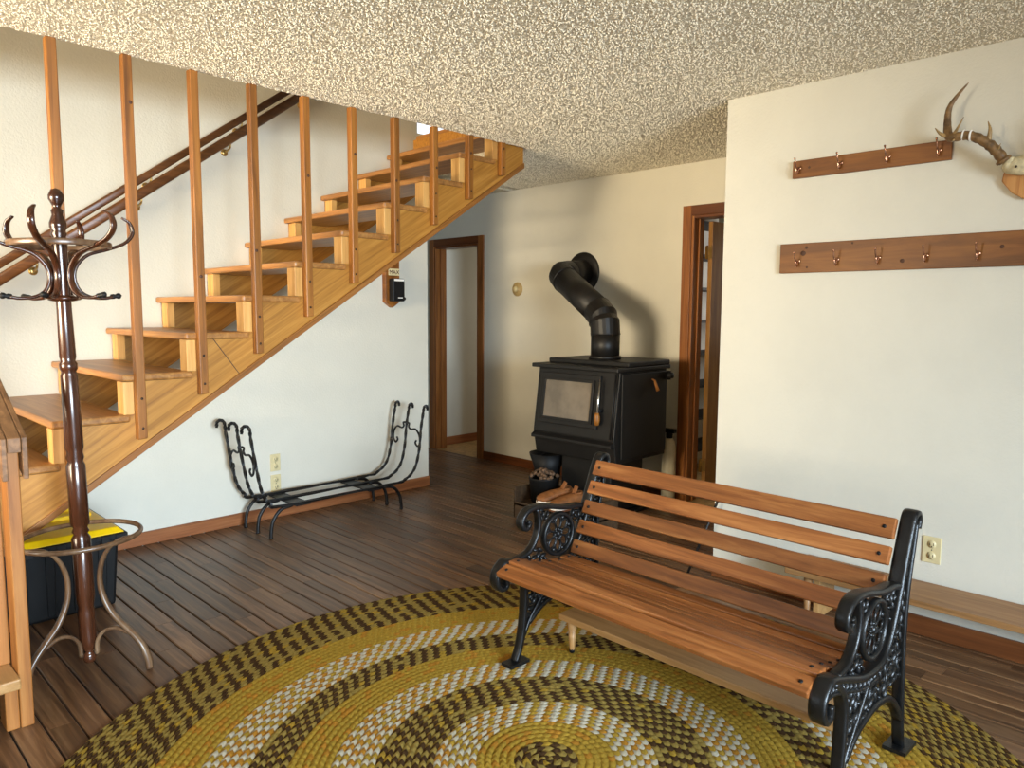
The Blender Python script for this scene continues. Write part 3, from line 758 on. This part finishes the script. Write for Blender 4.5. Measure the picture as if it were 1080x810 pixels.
hd = B().tube([fpt(-0.232, 0.06, 0.045), fpt(-0.236, 0.20, 0.05), fpt(-0.238, 0.36, 0.045)], 0.008, 10); hdo = hd.build('latch_bar', 'chrome', dro)
B().lathe([(0.012, 0), (0.018, 0.02), (0.02, 0.05), (0.013, 0.08), (0, 0.082)], fpt(-0.236, 0.275, 0.052), (0, 0, -1), 12).build('wooden_grip', 'baluster', dro)
B().tube([fpt(-0.236, 0.26, 0.045), fpt(-0.236, 0.26, 0.0)], 0.012, 10).build('latch_pivot', 'black', dro)
for y in (-hw_+0.012, -hw_+0.030):
    B().tube([fpt(y, 0.01, 0.004), fpt(y, 0.44, 0.004)], 0.005, 8).build('corner_bead', 'stove', stv)
# controls on the right-hand side
B().tube([(0.10, -hw_-0.03, 0.93), (0.12, -hw_-0.045, 0.86)], [0.008, 0.013], 10).tube([(0.10, -hw_, 0.94), (0.10, -hw_-0.03, 0.93)], 0.006, 8).build('damper_handle', 'post', stv)
B().lathe([(0.02, 0), (0.024, 0.02), (0.02, 0.05), (0, 0.055)], (0.27, -hw_-0.012, 0.955), (0, -1, 0), 12).tube([(0.27, -hw_-0.03, 0.985), (0.27, -hw_-0.03, 0.925)], 0.016, 10).build('fan_knob', 'black', stv)

pipe = thing('stove_pipe', 'black elbowed stove pipe from stove top to wall thimble', 'stove pipe', (4.10, 3.135, 1.062))
R_ = 0.1
p0 = Vector((4.10, 3.135, 1.062)); c1 = Vector((4.10, 3.135, 1.345)); c2 = Vector((4.37, 3.80, 1.675)); c3 = Vector((4.678, 3.82, 1.70))
d1v = (c2-c1).normalized(); d2v = (c3-c2).normalized()
L = lambda v: tuple(Vector(v)-p0)
def seg(a, b_, r, name, n=26):
    return B().tube([L(a), L(b_)], r, n).build(name, 'pipe', pipe)
seg(p0, c1-Vector((0, 0, 0.10)), R_, 'vertical_section')
B().lathe([(0.112, 0), (0.112, 0.02), (0.1, 0.024)], (0, 0, 0), (0, 0, 1), 26).build('collar', 'pipe', pipe)
def elbow(a, c, b_, r, name):
    # gored elbow with three straight cuts
    pts = [a, a.lerp(c, 0.62).lerp(c.lerp(b_, 0.38), 0.24), a.lerp(c, 0.38).lerp(c.lerp(b_, 0.62), 0.5), c.lerp(b_, 0.38).lerp(c, 0.0).lerp(a.lerp(c, 0.62), 0.24), b_]
    o = B().tube([L(p) for p in pts], r, 26, smooth=False).build(name, 'pipe', pipe)
    for p, q in zip(pts[:-1], pts[1:]): pass
    return o
elbow(c1-Vector((0, 0, 0.12)), c1, c1+d1v*0.13, R_+0.003, 'elbow')
seg(c1+d1v*0.11, c2-d1v*0.11, R_, 'sloped_section')
elbow(c2-d1v*0.13, c2, c2+d2v*0.12, R_+0.003, 'elbow')
seg(c2+d2v*0.10, c3, R_, 'wall_section')
B().lathe([(0.165, 0), (0.165, 0.006), (0.155, 0.014), (0.11, 0.016)], L((4.6895, c3.y, c3.z)), (-1, 0, 0), 32).build('thimble_ring', 'pipe', pipe)
for (a, dv) in ((c1-Vector((0, 0, 0.11)), Vector((0, 0, 1))), (c1+d1v*0.12, d1v), (c2-d1v*0.12, d1v)):
    B().lathe([(R_+0.001, -0.006), (R_+0.006, 0), (R_+0.001, 0.006)], L(a), dv, 26).build('crimp_band', 'pipe', pipe)

# hearth things
tray = thing('boot_tray', 'low dark wooden boot box in front of the stove', 'box', (3.62, 3.08, 0))
B().box(-0.13, 0.13, -0.34, 0.34, 0.085, 0.10).build('base_board', 'crate', tray, 0.002)
B().box(-0.13, -0.115, -0.34, 0.34, 0.0, 0.112).build('front_board', 'crate', tray, 0.003)
B().box(-0.13, 0.13, 0.325, 0.34, 0.0, 0.205).build('end_board', 'crate', tray, 0.003)
B().box(-0.13, 0.13, -0.34, -0.325, 0.0, 0.205).build('end_board', 'crate', tray, 0.003)
B().box(0.115, 0.13, -0.325, 0.325, 0.0, 0.205).build('back_board', 'crate', tray, 0.003)
def shoe(label, loc, rz, tilt):
    t = thing('shoe', label, 'shoe', loc, rz)
    t.rotation_euler = (tilt, 0, rz)
    # outline along +x (toe) with sections
    secs = [(-0.125, 0.030, 0.045), (-0.10, 0.038, 0.075), (-0.05, 0.037, 0.078), (0.0, 0.038, 0.072), (0.05, 0.045, 0.062), (0.10, 0.047, 0.048), (0.135, 0.036, 0.036), (0.15, 0.012, 0.024)]
    vs = []; n = 14
    for (x_, wd, h) in secs:
        for k in range(n):
            a = 2*math.pi*k/n
            vs.append((x_, wd*math.copysign(abs(math.cos(a))**0.75, math.cos(a)), 0.018+h*0.5+h*0.5*math.sin(a)))
    fs = [(i*n+k, i*n+(k+1) % n, (i+1)*n+(k+1) % n, (i+1)*n+k) for i in range(len(secs)-1) for k in range(n)]
    fs += [tuple(range(n)), tuple((len(secs)-1)*n+k for k in range(n))]
    B().add(vs, fs, True).build('upper', 'leather', t)
    out = [(x_, wd*1.12) for (x_, wd, h) in secs]
    poly = [(x_, y_) for x_, y_ in out]+[(x_, -y_) for x_, y_ in reversed(out)]
    B().prism(poly, 'Z', 0.004, 0.030).build('rand', 'sole', t, 0.002)
    B().prism(poly, 'Z', -0.008, 0.004).build('outsole', 'solebrown', t, 0.002)
    B().lathe([(0.028, 0), (0.030, 0.012), (0.024, 0.014), (0.020, 0.0)], (-0.065, 0, 0.085), (0.15, 0, 1), 16).build('collar', 'leather', t)
    B().add([(-0.03, -0.02, 0.085), (-0.03, 0.02, 0.085), (-0.055, 0.018, 0.135), (-0.055, -0.018, 0.135), (-0.024, -0.02, 0.085), (-0.024, 0.02, 0.085), (-0.048, 0.018, 0.138), (-0.048, -0.018, 0.138)],
            [(0, 1, 2, 3), (7, 6, 5, 4), (0, 4, 5, 1), (1, 5, 6, 2), (2, 6, 7, 3), (3, 7, 4, 0)]).build('tongue', 'leather', t, 0.002)
    return t
shoe('tan leather shoe with a white rand on the boot box', (3.61, 3.135, 0.136), math.radians(160), math.radians(-10))
shoe('second tan leather shoe lying behind the white edged one', (3.60, 3.015, 0.122), math.radians(164), 0)
bk_ = thing('cone_bucket', 'small black bucket heaped with brown cones beside the shoes', 'bucket', (3.66, 3.30, 0.10))
B().lathe([(0.085, 0), (0.10, 0.16), (0.104, 0.17), (0.094, 0.17), (0.08, 0.02), (0, 0.02)], (0, 0, 0), (0, 0, 1), 22).build('pail', 'black', bk_)
hb = B(); rh = random.Random(3)
for i in range(46):
    a = rh.random()*6.283; r = 0.092*math.sqrt(rh.random()); z = 0.165+0.055*(1-r/0.1)+rh.random()*0.01
    hb.ell((r*math.cos(a), r*math.sin(a), z), 0.017, 0.014, 0.014, 7, 5, Matrix.Rotation(rh.random()*3, 3, 'X'))
ho = hb.build('cone_heap', 'cone', bk_); ho['kind'] = 'stuff'
sc_ = thing('ash_scuttle', 'black flared ash scuttle beside the stove pedestal', 'bucket', (3.97, 3.545, 0))
B().lathe([(0.07, 0), (0.075, 0.02), (0.10, 0.25), (0.135, 0.36), (0.128, 0.36), (0.09, 0.25), (0.06, 0.03), (0, 0.03)], (0, 0, 0), (0, 0, 1), 22).build('pail', 'black', sc_)
B().tube(cat([(0, 0.11, 0.30), (0.08, 0.08, 0.34), (0.13, 0, 0.33), (0.08, -0.08, 0.32), (0, -0.11, 0.30)], 5), 0.005, 8).build('handle', 'wrought', sc_)
# fire extinguisher like cream bottle against the door frame
ex = thing('extinguisher', 'cream coloured extinguisher bottle with black valve by the door frame', 'extinguisher', (4.58, 2.905, 0))
B().lathe([(0.045, 0), (0.05, 0.02), (0.05, 0.40), (0.042, 0.45), (0.022, 0.475), (0, 0.475)], (0, 0, 0), (0, 0, 1), 22).build('bottle', 'cream', ex)
B().lathe([(0.024, 0), (0.026, 0.03), (0.018, 0.06), (0, 0.06)], (0, 0, 0.475), (0, 0, 1), 14).box(-0.02, 0.02, -0.05, 0.06, 0.515, 0.545).build('valve', 'black', ex, 0.003)
B().tube(cat([(0, 0.05, 0.53), (0, 0.085, 0.56), (0, 0.06, 0.61)], 5), 0.010, 8).build('nozzle', 'black', ex)
# slim dark stick leaning in the corner of the right wall
pk = thing('fire_poker', 'slim black fire poker leaning by the wall corner', 'poker', (0, 0, 0))
B().tube([(3.30, 1.965, 0.02), (3.425, 1.852, 0.46)], 0.007, 8).build('shaft', 'wrought', pk)
B().tube([(3.315, 1.951, 0.07), (3.338, 1.931, 0.15)], 0.013, 10).build('grip', 'chrome', pk)

# ------------------------------------------------------------------ firewood rack
rack = thing('firewood_rack', 'black wrought iron firewood rack with scrolled ends under the stairs', 'log rack', (2.57, 4.27, 0))
for yy in (-0.17, 0.0, 0.165):
    pts = [(-0.655, yy, 0.665), (-0.65, yy, 0.70), (-0.625, yy, 0.708), (-0.605, yy, 0.685), (-0.598, yy, 0.62), (-0.565, yy, 0.42), (-0.535, yy, 0.29), (-0.485, yy, 0.218), (-0.40, yy, 0.193),
           (0.40, yy, 0.193), (0.53, yy, 0.21), (0.61, yy, 0.275), (0.65, yy, 0.40), (0.668, yy, 0.55), (0.69, yy, 0.665), (0.70, yy, 0.705), (0.722, yy, 0.708), (0.728, yy, 0.68)]
    B().tube(cat(pts, 8), 0.0108, 4, smooth=False, twist=0.35).build('side_rail', 'wrought', rack)
    for sgn in (-1, 1):
        lp = [(sgn*0.34, yy, 0.186), (sgn*0.42, yy, 0.170), (sgn*0.472, yy, 0.11), (sgn*0.487, yy, 0.04), (sgn*0.488, yy, 0.006)]
        b = B().tube(cat(lp, 6), 0.011, 8); b.lathe([(0.011, 0), (0.013, 0.008), (0.009, 0.014)], (sgn*0.488, yy, 0), (0, 0, 1), 10)
        b.build('leg', 'wrought', rack)
for xx in (-0.27, 0.27):
    B().box(xx-0.05, xx+0.05, -0.18, 0.175, 0.174, 0.183).build('cross_strap', 'wrought', rack)
for sgn, xb in ((-1, -0.58), (1, 0.668)):
    zc = 0.50 if sgn < 0 else 0.52
    for s in (-1, 1):
        pts = [(xb, s*0.012, zc+0.06), (xb, s*0.035, zc+0.055), (xb, s*0.03, zc+0.03), (xb, s*0.055, zc+0.015), (xb, s*0.11, zc+0.02), (xb, s*0.150, zc-0.02), (xb, s*0.155, zc-0.075), (xb, s*0.130, zc-0.10), (xb, s*0.105, zc-0.08), (xb, s*0.115, zc-0.06)]
        B().tube(cat(pts, 6), 0.007, 8).build('scroll', 'wrought', rack)

# ------------------------------------------------------------------ storage bin
tote = thing('storage_bin', 'black plastic storage bin with yellow flap lid under the stairs', 'bin', (0.90, 3.98, 0))
def tap(x0, x1, y0, y1, z0, X0, X1, Y0, Y1, z1):
    return [(x0, y0, z0), (x1, y0, z0), (x1, y1, z0), (x0, y1, z0), (X0, Y0, z1), (X1, Y0, z1), (X1, Y1, z1), (X0, Y1, z1)]
BF = [(0, 3, 2, 1), (4, 5, 6, 7), (0, 1, 5, 4), (1, 2, 6, 5), (2, 3, 7, 6), (3, 0, 4, 7)]
B().add(tap(-0.26, 0.185, -0.295, 0.295, 0, -0.285, 0.205, -0.315, 0.315, 0.33), BF).build('body', 'tote', tote, 0.015)
B().box(-0.315, 0.235, -0.345, 0.345, 0.325, 0.352).build('rim', 'tote', tote, 0.006)
for k in range(9):
    B().box(-0.30+0.060*k, -0.265+0.060*k, -0.352, -0.345, 0.312, 0.350).build('rim_rib', 'tote', tote, 0.003)
for k in range(4): B().add(tap(-0.20+0.105*k, -0.17+0.105*k, -0.304, -0.29, 0.02, -0.205+0.105*k, -0.165+0.105*k, -0.322, -0.30, 0.31), BF).build('body_rib', 'tote', tote, 0.004)
ld = B().add(tap(-0.305, 0.225, -0.335, 0.335, 0.352, -0.285, 0.20, -0.31, 0.31, 0.378), BF).build('lid', 'yellow', tote, 0.005)
for (a, c) in ((-0.25, -0.06), (0.0, 0.17)):
    B().box(a, c, -0.03, 0.0, 0.376, 0.396).build('lid_ridge', 'yellow', ld, 0.004)
    B().box(a+0.03, c-0.03, 0.13, 0.16, 0.376, 0.405).build('lid_ridge', 'yellow', ld, 0.004)
B().box(0.12, 0.16, 0.20, 0.24, 0.37, 0.41).build('latch', 'yellow', ld, 0.004)

# ------------------------------------------------------------------ bentwood coat stand
cs = thing('coat_stand', 'dark bentwood coat stand with curled hooks at the stair foot', 'coat stand', (0.805, 3.085, 0))
tl = math.radians(1.1)
cs.rotation_euler = (-tl*0.71, -tl*0.71, 0)
pole = [(0.0, 0.02), (0.018, 0.028), (0.024, 0.045), (0.018, 0.062), (0.012, 0.07), (0.024, 0.085), (0.030, 0.12), (0.030, 0.23), (0.026, 0.25), (0.030, 0.265), (0.033, 0.30), (0.033, 0.52), (0.024, 0.535), (0.030, 0.545), (0.024, 0.56), (0.033, 0.575), (0.033, 0.80),
        (0.026, 0.815), (0.031, 0.83), (0.027, 0.85), (0.032, 0.87), (0.029, 1.14), (0.024, 1.155), (0.030, 1.165), (0.030, 1.185), (0.024, 1.195), (0.028, 1.21), (0.025, 1.38), (0.025, 1.62), (0.028, 1.64), (0.022, 1.65), (0.028, 1.66), (0.022, 1.67), (0.029, 1.685), (0.029, 1.70), (0.018, 1.73), (0.021, 1.745), (0.012, 1.755), (0.016, 1.765), (0.026, 1.785), (0.026, 1.80), (0.016, 1.82), (0, 1.826)]
B().lathe(pole, (0, 0, 0), (0, 0, 1), 24).build('pole', 'bentwood', cs)
B().lathe([(0.03, 1.415), (0.05, 1.42), (0.05, 1.432), (0.03, 1.438)], (0, 0, 0), (0, 0, 1), 20).build('hook_plate', 'bentwood', cs)
B().tube([(0.163*math.cos(2*math.pi*k/40), 0.163*math.sin(2*math.pi*k/40), 1.622) for k in range(40)], 1.0, 10, closed=True, up=(0, 0, 1), flat=(0.011, 0.007)).build('upper_ring', 'bentlight', cs)
B().tube([(0.205*math.cos(2*math.pi*k/44), 0.205*math.sin(2*math.pi*k/44), 0.525) for k in range(44)], 0.0095, 10, closed=True).build('lower_ring', 'bentlight', cs)
ap = cat([(0.215, 0, 1.735), (0.243, 0, 1.715), (0.25, 0, 1.675), (0.22, 0, 1.638), (0.16, 0, 1.612), (0.09, 0, 1.588), (0.050, 0, 1.545), (0.040, 0, 1.50), (0.055, 0, 1.455), (0.09, 0, 1.432), (0.135, 0, 1.427), (0.165, 0, 1.432)], 5)
arm0 = None
for k in range(6):
    a = math.radians(-45-17+60*k)
    if arm0 is None:
        arm0 = B().tube(ap, [0.55+0.45*min(1, i/8) for i in range(len(ap))], 8, up=(0, 1, 0), flat=(0.0125, 0.0062)).build('hook_arm', 'bentwood', cs); arm0.rotation_euler = (0, 0, a)
        kb0 = B().lathe([(0.009, 0), (0.010, 0.012), (0.007, 0.016), (0.011, 0.024), (0.011, 0.032), (0, 0.04)], (0.160, 0, 1.433), (1, 0, 0.12), 10).build('peg', 'black', arm0)
    else:
        n_ = dup(arm0, cs, rot=(0, 0, a)); dup(kb0, n_)
lp = cat([(0.188, 0, 0.522), (0.135, 0, 0.505), (0.085, 0, 0.45), (0.062, 0, 0.37), (0.070, 0, 0.29), (0.105, 0, 0.215), (0.16, 0, 0.155), (0.205, 0, 0.10), (0.228, 0, 0.04), (0.232, 0, 0.0)], 5)
bp_ = cat([(0.032, 0, 0.06), (0.036, 0, 0.11), (0.065, 0, 0.15), (0.11, 0, 0.163), (0.16, 0, 0.143)], 5)
leg0 = None
for k in range(3):
    a = math.radians(-46+120*k)
    if leg0 is None:
        leg0 = B().tube(lp, [0.62+0.5*i/len(lp) for i in range(len(lp))], 8, up=(0, 1, 0), flat=(0.0145, 0.0095)).build('leg', 'bentlight', cs); leg0.rotation_euler = (0, 0, a)
        br0 = B().tube(bp_, 1.0, 8, up=(0, 1, 0), flat=(0.011, 0.0065)).build('leg_brace', 'bentlight', leg0)
    else:
        n_ = dup(leg0, cs, rot=(0, 0, a)); dup(br0, n_)

# ------------------------------------------------------------------ wall fittings
def outlet(label, loc, rz):
    t = thing('wall_outlet', label, 'outlet', loc, rz, 'wall outlets')          # local -y faces the room
    B().box(-0.036, 0.036, -0.006, 0, -0.058, 0.058).build('plate', 'ivory', t, 0.003)
    for z in (0.025, -0.025):
        r = B().lathe([(0.017, 0), (0.017, 0.002), (0, 0.002)], (0, -0.006, z), (0, -1, 0), 16).build('receptacle', 'ivory', t)
        B().box(-0.008, -0.0055, -0.0086, -0.0079, z-0.005, z+0.006).box(0.0055, 0.008, -0.0086, -0.0079, z-0.005, z+0.006).box(-0.002, 0.002, -0.0086, -0.0079, z-0.012, z-0.008).build('slot', 'black', r)
    B().lathe([(0.003, 0), (0.002, 0.001), (0, 0.001)], (0, -0.006, 0), (0, -1, 0), 8).build('screw', 'screw', t)
outlet('ivory wall outlet, upper of the two behind the firewood rack', (2.343, YW, 0.372), 0)
outlet('ivory wall outlet, lower of the two behind the firewood rack', (2.343, YW, 0.232), 0)
outlet('ivory wall outlet on the right wall above the plank bench', (XR, 0.872, 0.383), math.radians(-90))

rv = thing('wall_cover', 'small round tan wall cover left of the stove pipe', 'wall cover', (XS, 4.562, 1.58))
B().lathe([(0.062, 0), (0.062, 0.004), (0.052, 0.010), (0.034, 0.011), (0.030, 0.018), (0.018, 0.019)], (0, 0, 0), (-1, 0, 0), 26).build('cover_plate', 'covertan', rv)
B().lathe([(0.026, 0.018), (0.022, 0.03), (0, 0.031)], (0, 0.004, 0), (-1, 0, 0), 18).build('centre_knob', 'ivory', rv)

# plaque with a small black device below the stringer
pl = thing('wall_holder', 'pointed wooden wall holder with a small black box under the stairs', 'holder', (3.30, YW, 1.56))
B().prism([(-0.075, 0.20), (0.05, 0.20), (0.05, -0.11), (-0.012, -0.152), (-0.075, -0.11)], 'Y', -0.045, 0).build('backing', 'rackwood', pl, 0.003)
B().box(-0.048, 0.058, -0.100, -0.045, -0.105, 0.062).build('black_box', 'black', pl, 0.008)
B().box(-0.038, 0.05, -0.102, -0.098, 0.043, 0.058).build('white_strip', 'white', pl)
B().box(-0.005, 0.035, -0.103, -0.099, -0.082, -0.076).build('white_strip', 'white', pl)
B().tube([(0.03, -0.075, -0.088), (0.075, -0.078, -0.084)], 0.011, 8).build('side_knob', 'black', pl)
B().box(-0.05, 0.045, -0.050, -0.045, 0.085, 0.135).build('printed_label', 'ivory', pl)
tx = bpy.data.curves.new('label_text', 'FONT'); tx.body = 'MAX'; tx.size = 0.042; tx.align_x = 'CENTER'; tx.extrude = 0.0006
to = bpy.data.objects.new('label_text', tx); col.objects.link(to)
me = bpy.data.meshes.new_from_object(to.evaluated_get(bpy.context.evaluated_depsgraph_get())); bpy.data.objects.remove(to)
to = bpy.data.objects.new('label_text', me); me.materials.append(M['ink']); col.objects.link(to); to.parent = pl; to.location = (-0.002, -0.0512, 0.095); to.rotation_euler = (math.pi/2, 0, 0)
to['label'] = 'dark printed letters'

# hook boards on the right wall
def hookboard(label, y0, y1, z0, z1, tiltz, hooks, hz, knots):
    t = thing('hook_board', label, 'coat rack', (XR, (y0+y1)/2, (z0+z1)/2))
    hh, hl = (z1-z0)/2, (y1-y0)/2
    B().box(-0.019, 0, -hl, hl, -hh, hh).build('board', 'rackwood', t, 0.003)
    h0 = None
    for y in hooks:
        if h0 is None:
            b = B()
            b.tube(cat([(-0.022, 0, -0.008), (-0.045, 0, -0.012), (-0.060, 0, 0.006), (-0.066, 0, 0.024), (-0.070, 0, 0.030)], 5), 0.0032, 8)
            b.tube(cat([(-0.021, 0, -0.004), (-0.030, 0, -0.030), (-0.046, 0, -0.032), (-0.052, 0, -0.014), (-0.051, 0, -0.006)], 5), 0.0032, 8)
            b.ell((-0.070, 0, 0.031), 0.005, 0.005, 0.005, 8, 5); b.ell((-0.051, 0, -0.004), 0.0045, 0.0045, 0.0045, 8, 5)
            b.lathe([(0.010, 0), (0.009, 0.003), (0.004, 0.005), (0, 0.005)], (-0.019, 0, -0.006), (-1, 0, 0), 10)
            h0 = b.build('hook', 'hook', t); o = h0
        else: o = dup(h0, t)
        o.location = (0, y-(y0+y1)/2, hz-(z0+z1)/2)
    for (ky, kz, kr) in knots:
        B().lathe([(kr, 0), (kr*0.8, 0.0006), (0, 0.0006)], (-0.019, ky-(y0+y1)/2, kz-(z0+z1)/2), (-1, 0, 0), 10).build('knot', 'knot', t)
hookboard('short dark pine hook board with four hooks, above the long one', 0.888, 1.548, 2.012, 2.092, 0, [1.516, 1.327, 1.128, 0.932], 2.062, [(1.47, 2.055, 0.006)])
hookboard('long pine hook board with five visible hooks, the lower one', 0.30, 1.592, 1.575, 1.712, 0, [1.501, 1.322, 1.145, 0.958, 0.769, 0.55], 1.636,
          [(1.48, 1.665, 0.012), (1.466, 1.69, 0.007), (1.46, 1.60, 0.005), (1.05, 1.612, 0.009), (0.69, 1.652, 0.008), (1.26, 1.70, 0.005)])

# antlers on a small shield
an = thing('antler_mount', 'deer antlers on a skull plate and wooden shield at the right', 'antlers', (XR, 0.622, 1.90))
shp = [(-0.080, 0.02), (0.080, 0.02), (0.085, -0.02), (0.05, -0.075), (0.012, -0.105), (-0.0, -0.11), (-0.012, -0.105), (-0.05, -0.075), (-0.085, -0.02)]
shp = [(y, z*0.85+0.02) for y, z in shp]
B().prism(shp, 'X', -0.022, 0).build('shield', 'plaque', an, 0.004)
sk = B(); sk.ell((-0.045, 0, 0.052), 0.036, 0.085, 0.038, 16, 10); sk.ell((-0.05, 0.055, 0.06), 0.024, 0.026, 0.03, 12, 8); sk.ell((-0.05, -0.055, 0.06), 0.024, 0.026, 0.03, 12, 8)
sko = sk.build('skull_plate', 'bone', an)
for (y, z) in ((0.03, 0.045), (-0.03, 0.045), (0.0, 0.075)):
    B().ell((-0.078, y, z), 0.006, 0.005, 0.005, 8, 5).build('screw', 'screw', sko)
for sg in (1, -1):
    bm_ = cat([(-0.06, sg*0.070, 0.070), (-0.075, sg*0.100, 0.115), (-0.090, sg*0.140, 0.155), (-0.105, sg*0.190, 0.180), (-0.11, sg*0.235, 0.180), (-0.10, sg*0.258, 0.190), (-0.092, sg*0.268, 0.240), (-0.09, sg*0.265, 0.300), (-0.085, sg*0.240, 0.345), (-0.08, sg*0.205, 0.388)], 6)
    n = len(bm_)
    rr_ = []
    for i in range(n):
        t = i/(n-1)
        rr_.append((0.021-0.004*t/0.5 if t < 0.5 else 0.017*(1-(t-0.5)/0.5)**0.75+0.0012)+0.0018*math.sin(i*2.3)*(1 if t < 0.5 else 0.2))
    ao = B().tube(bm_, rr_, 12).build('antler', 'antler', an)
    b = B()
    b.lathe([(0.026, -0.006), (0.029, 0), (0.026, 0.006)], (-0.062, sg*0.074, 0.077), (-0.2, sg*0.5, 0.8), 14)
    b.build('burr', 'antler', ao)
    for (p, q, e, r) in (((-0.085, sg*0.125, 0.145), (-0.098, sg*0.118, 0.19), (-0.092, sg*0.128, 0.225), 0.011), ((-0.105, sg*0.245, 0.185), (-0.125, sg*0.225, 0.205), (-0.14, sg*0.20, 0.245), 0.009),
                         ((-0.103, sg*0.255, 0.185), (-0.11, sg*0.285, 0.20), (-0.115, sg*0.305, 0.225), 0.011), ((-0.082, sg*0.098, 0.11), (-0.095, sg*0.085, 0.12), (-0.10, sg*0.08, 0.135), 0.006), ((-0.11, sg*0.225, 0.175), (-0.125, sg*0.235, 0.165), (-0.13, sg*0.24, 0.157), 0.005)):
        c_ = cat([p, q, e], 5); B().tube(c_, [r*(1-0.85*i/(len(c_)-1)) for i in range(len(c_))], 9).build('tine', 'antlertip', ao)
    for (y, z) in ((0.180, 0.178), (0.205, 0.183)):
        pc = Vector((-0.107, sg*y, z))
        B().lathe([(0.0205, -0.003), (0.0212, 0), (0.0205, 0.003)], pc, (0, sg*1, 0.12), 14).build('tape_band', 'white', ao)

# canopy and stem added out of view to carry the warm bulb
cl = thing('added_ceiling_lamp', 'unseen white ceiling lamp added behind the camera', 'lamp', (-0.6, -0.5, CE))
B().lathe([(0.07, -0.03), (0.07, 0.0)], (0, 0, 0), (0, 0, 1), 20).build('canopy', 'white', cl)
B().tube([(0, 0, -0.03), (0, 0, -0.2)], 0.008, 8).build('stem', 'brass', cl)
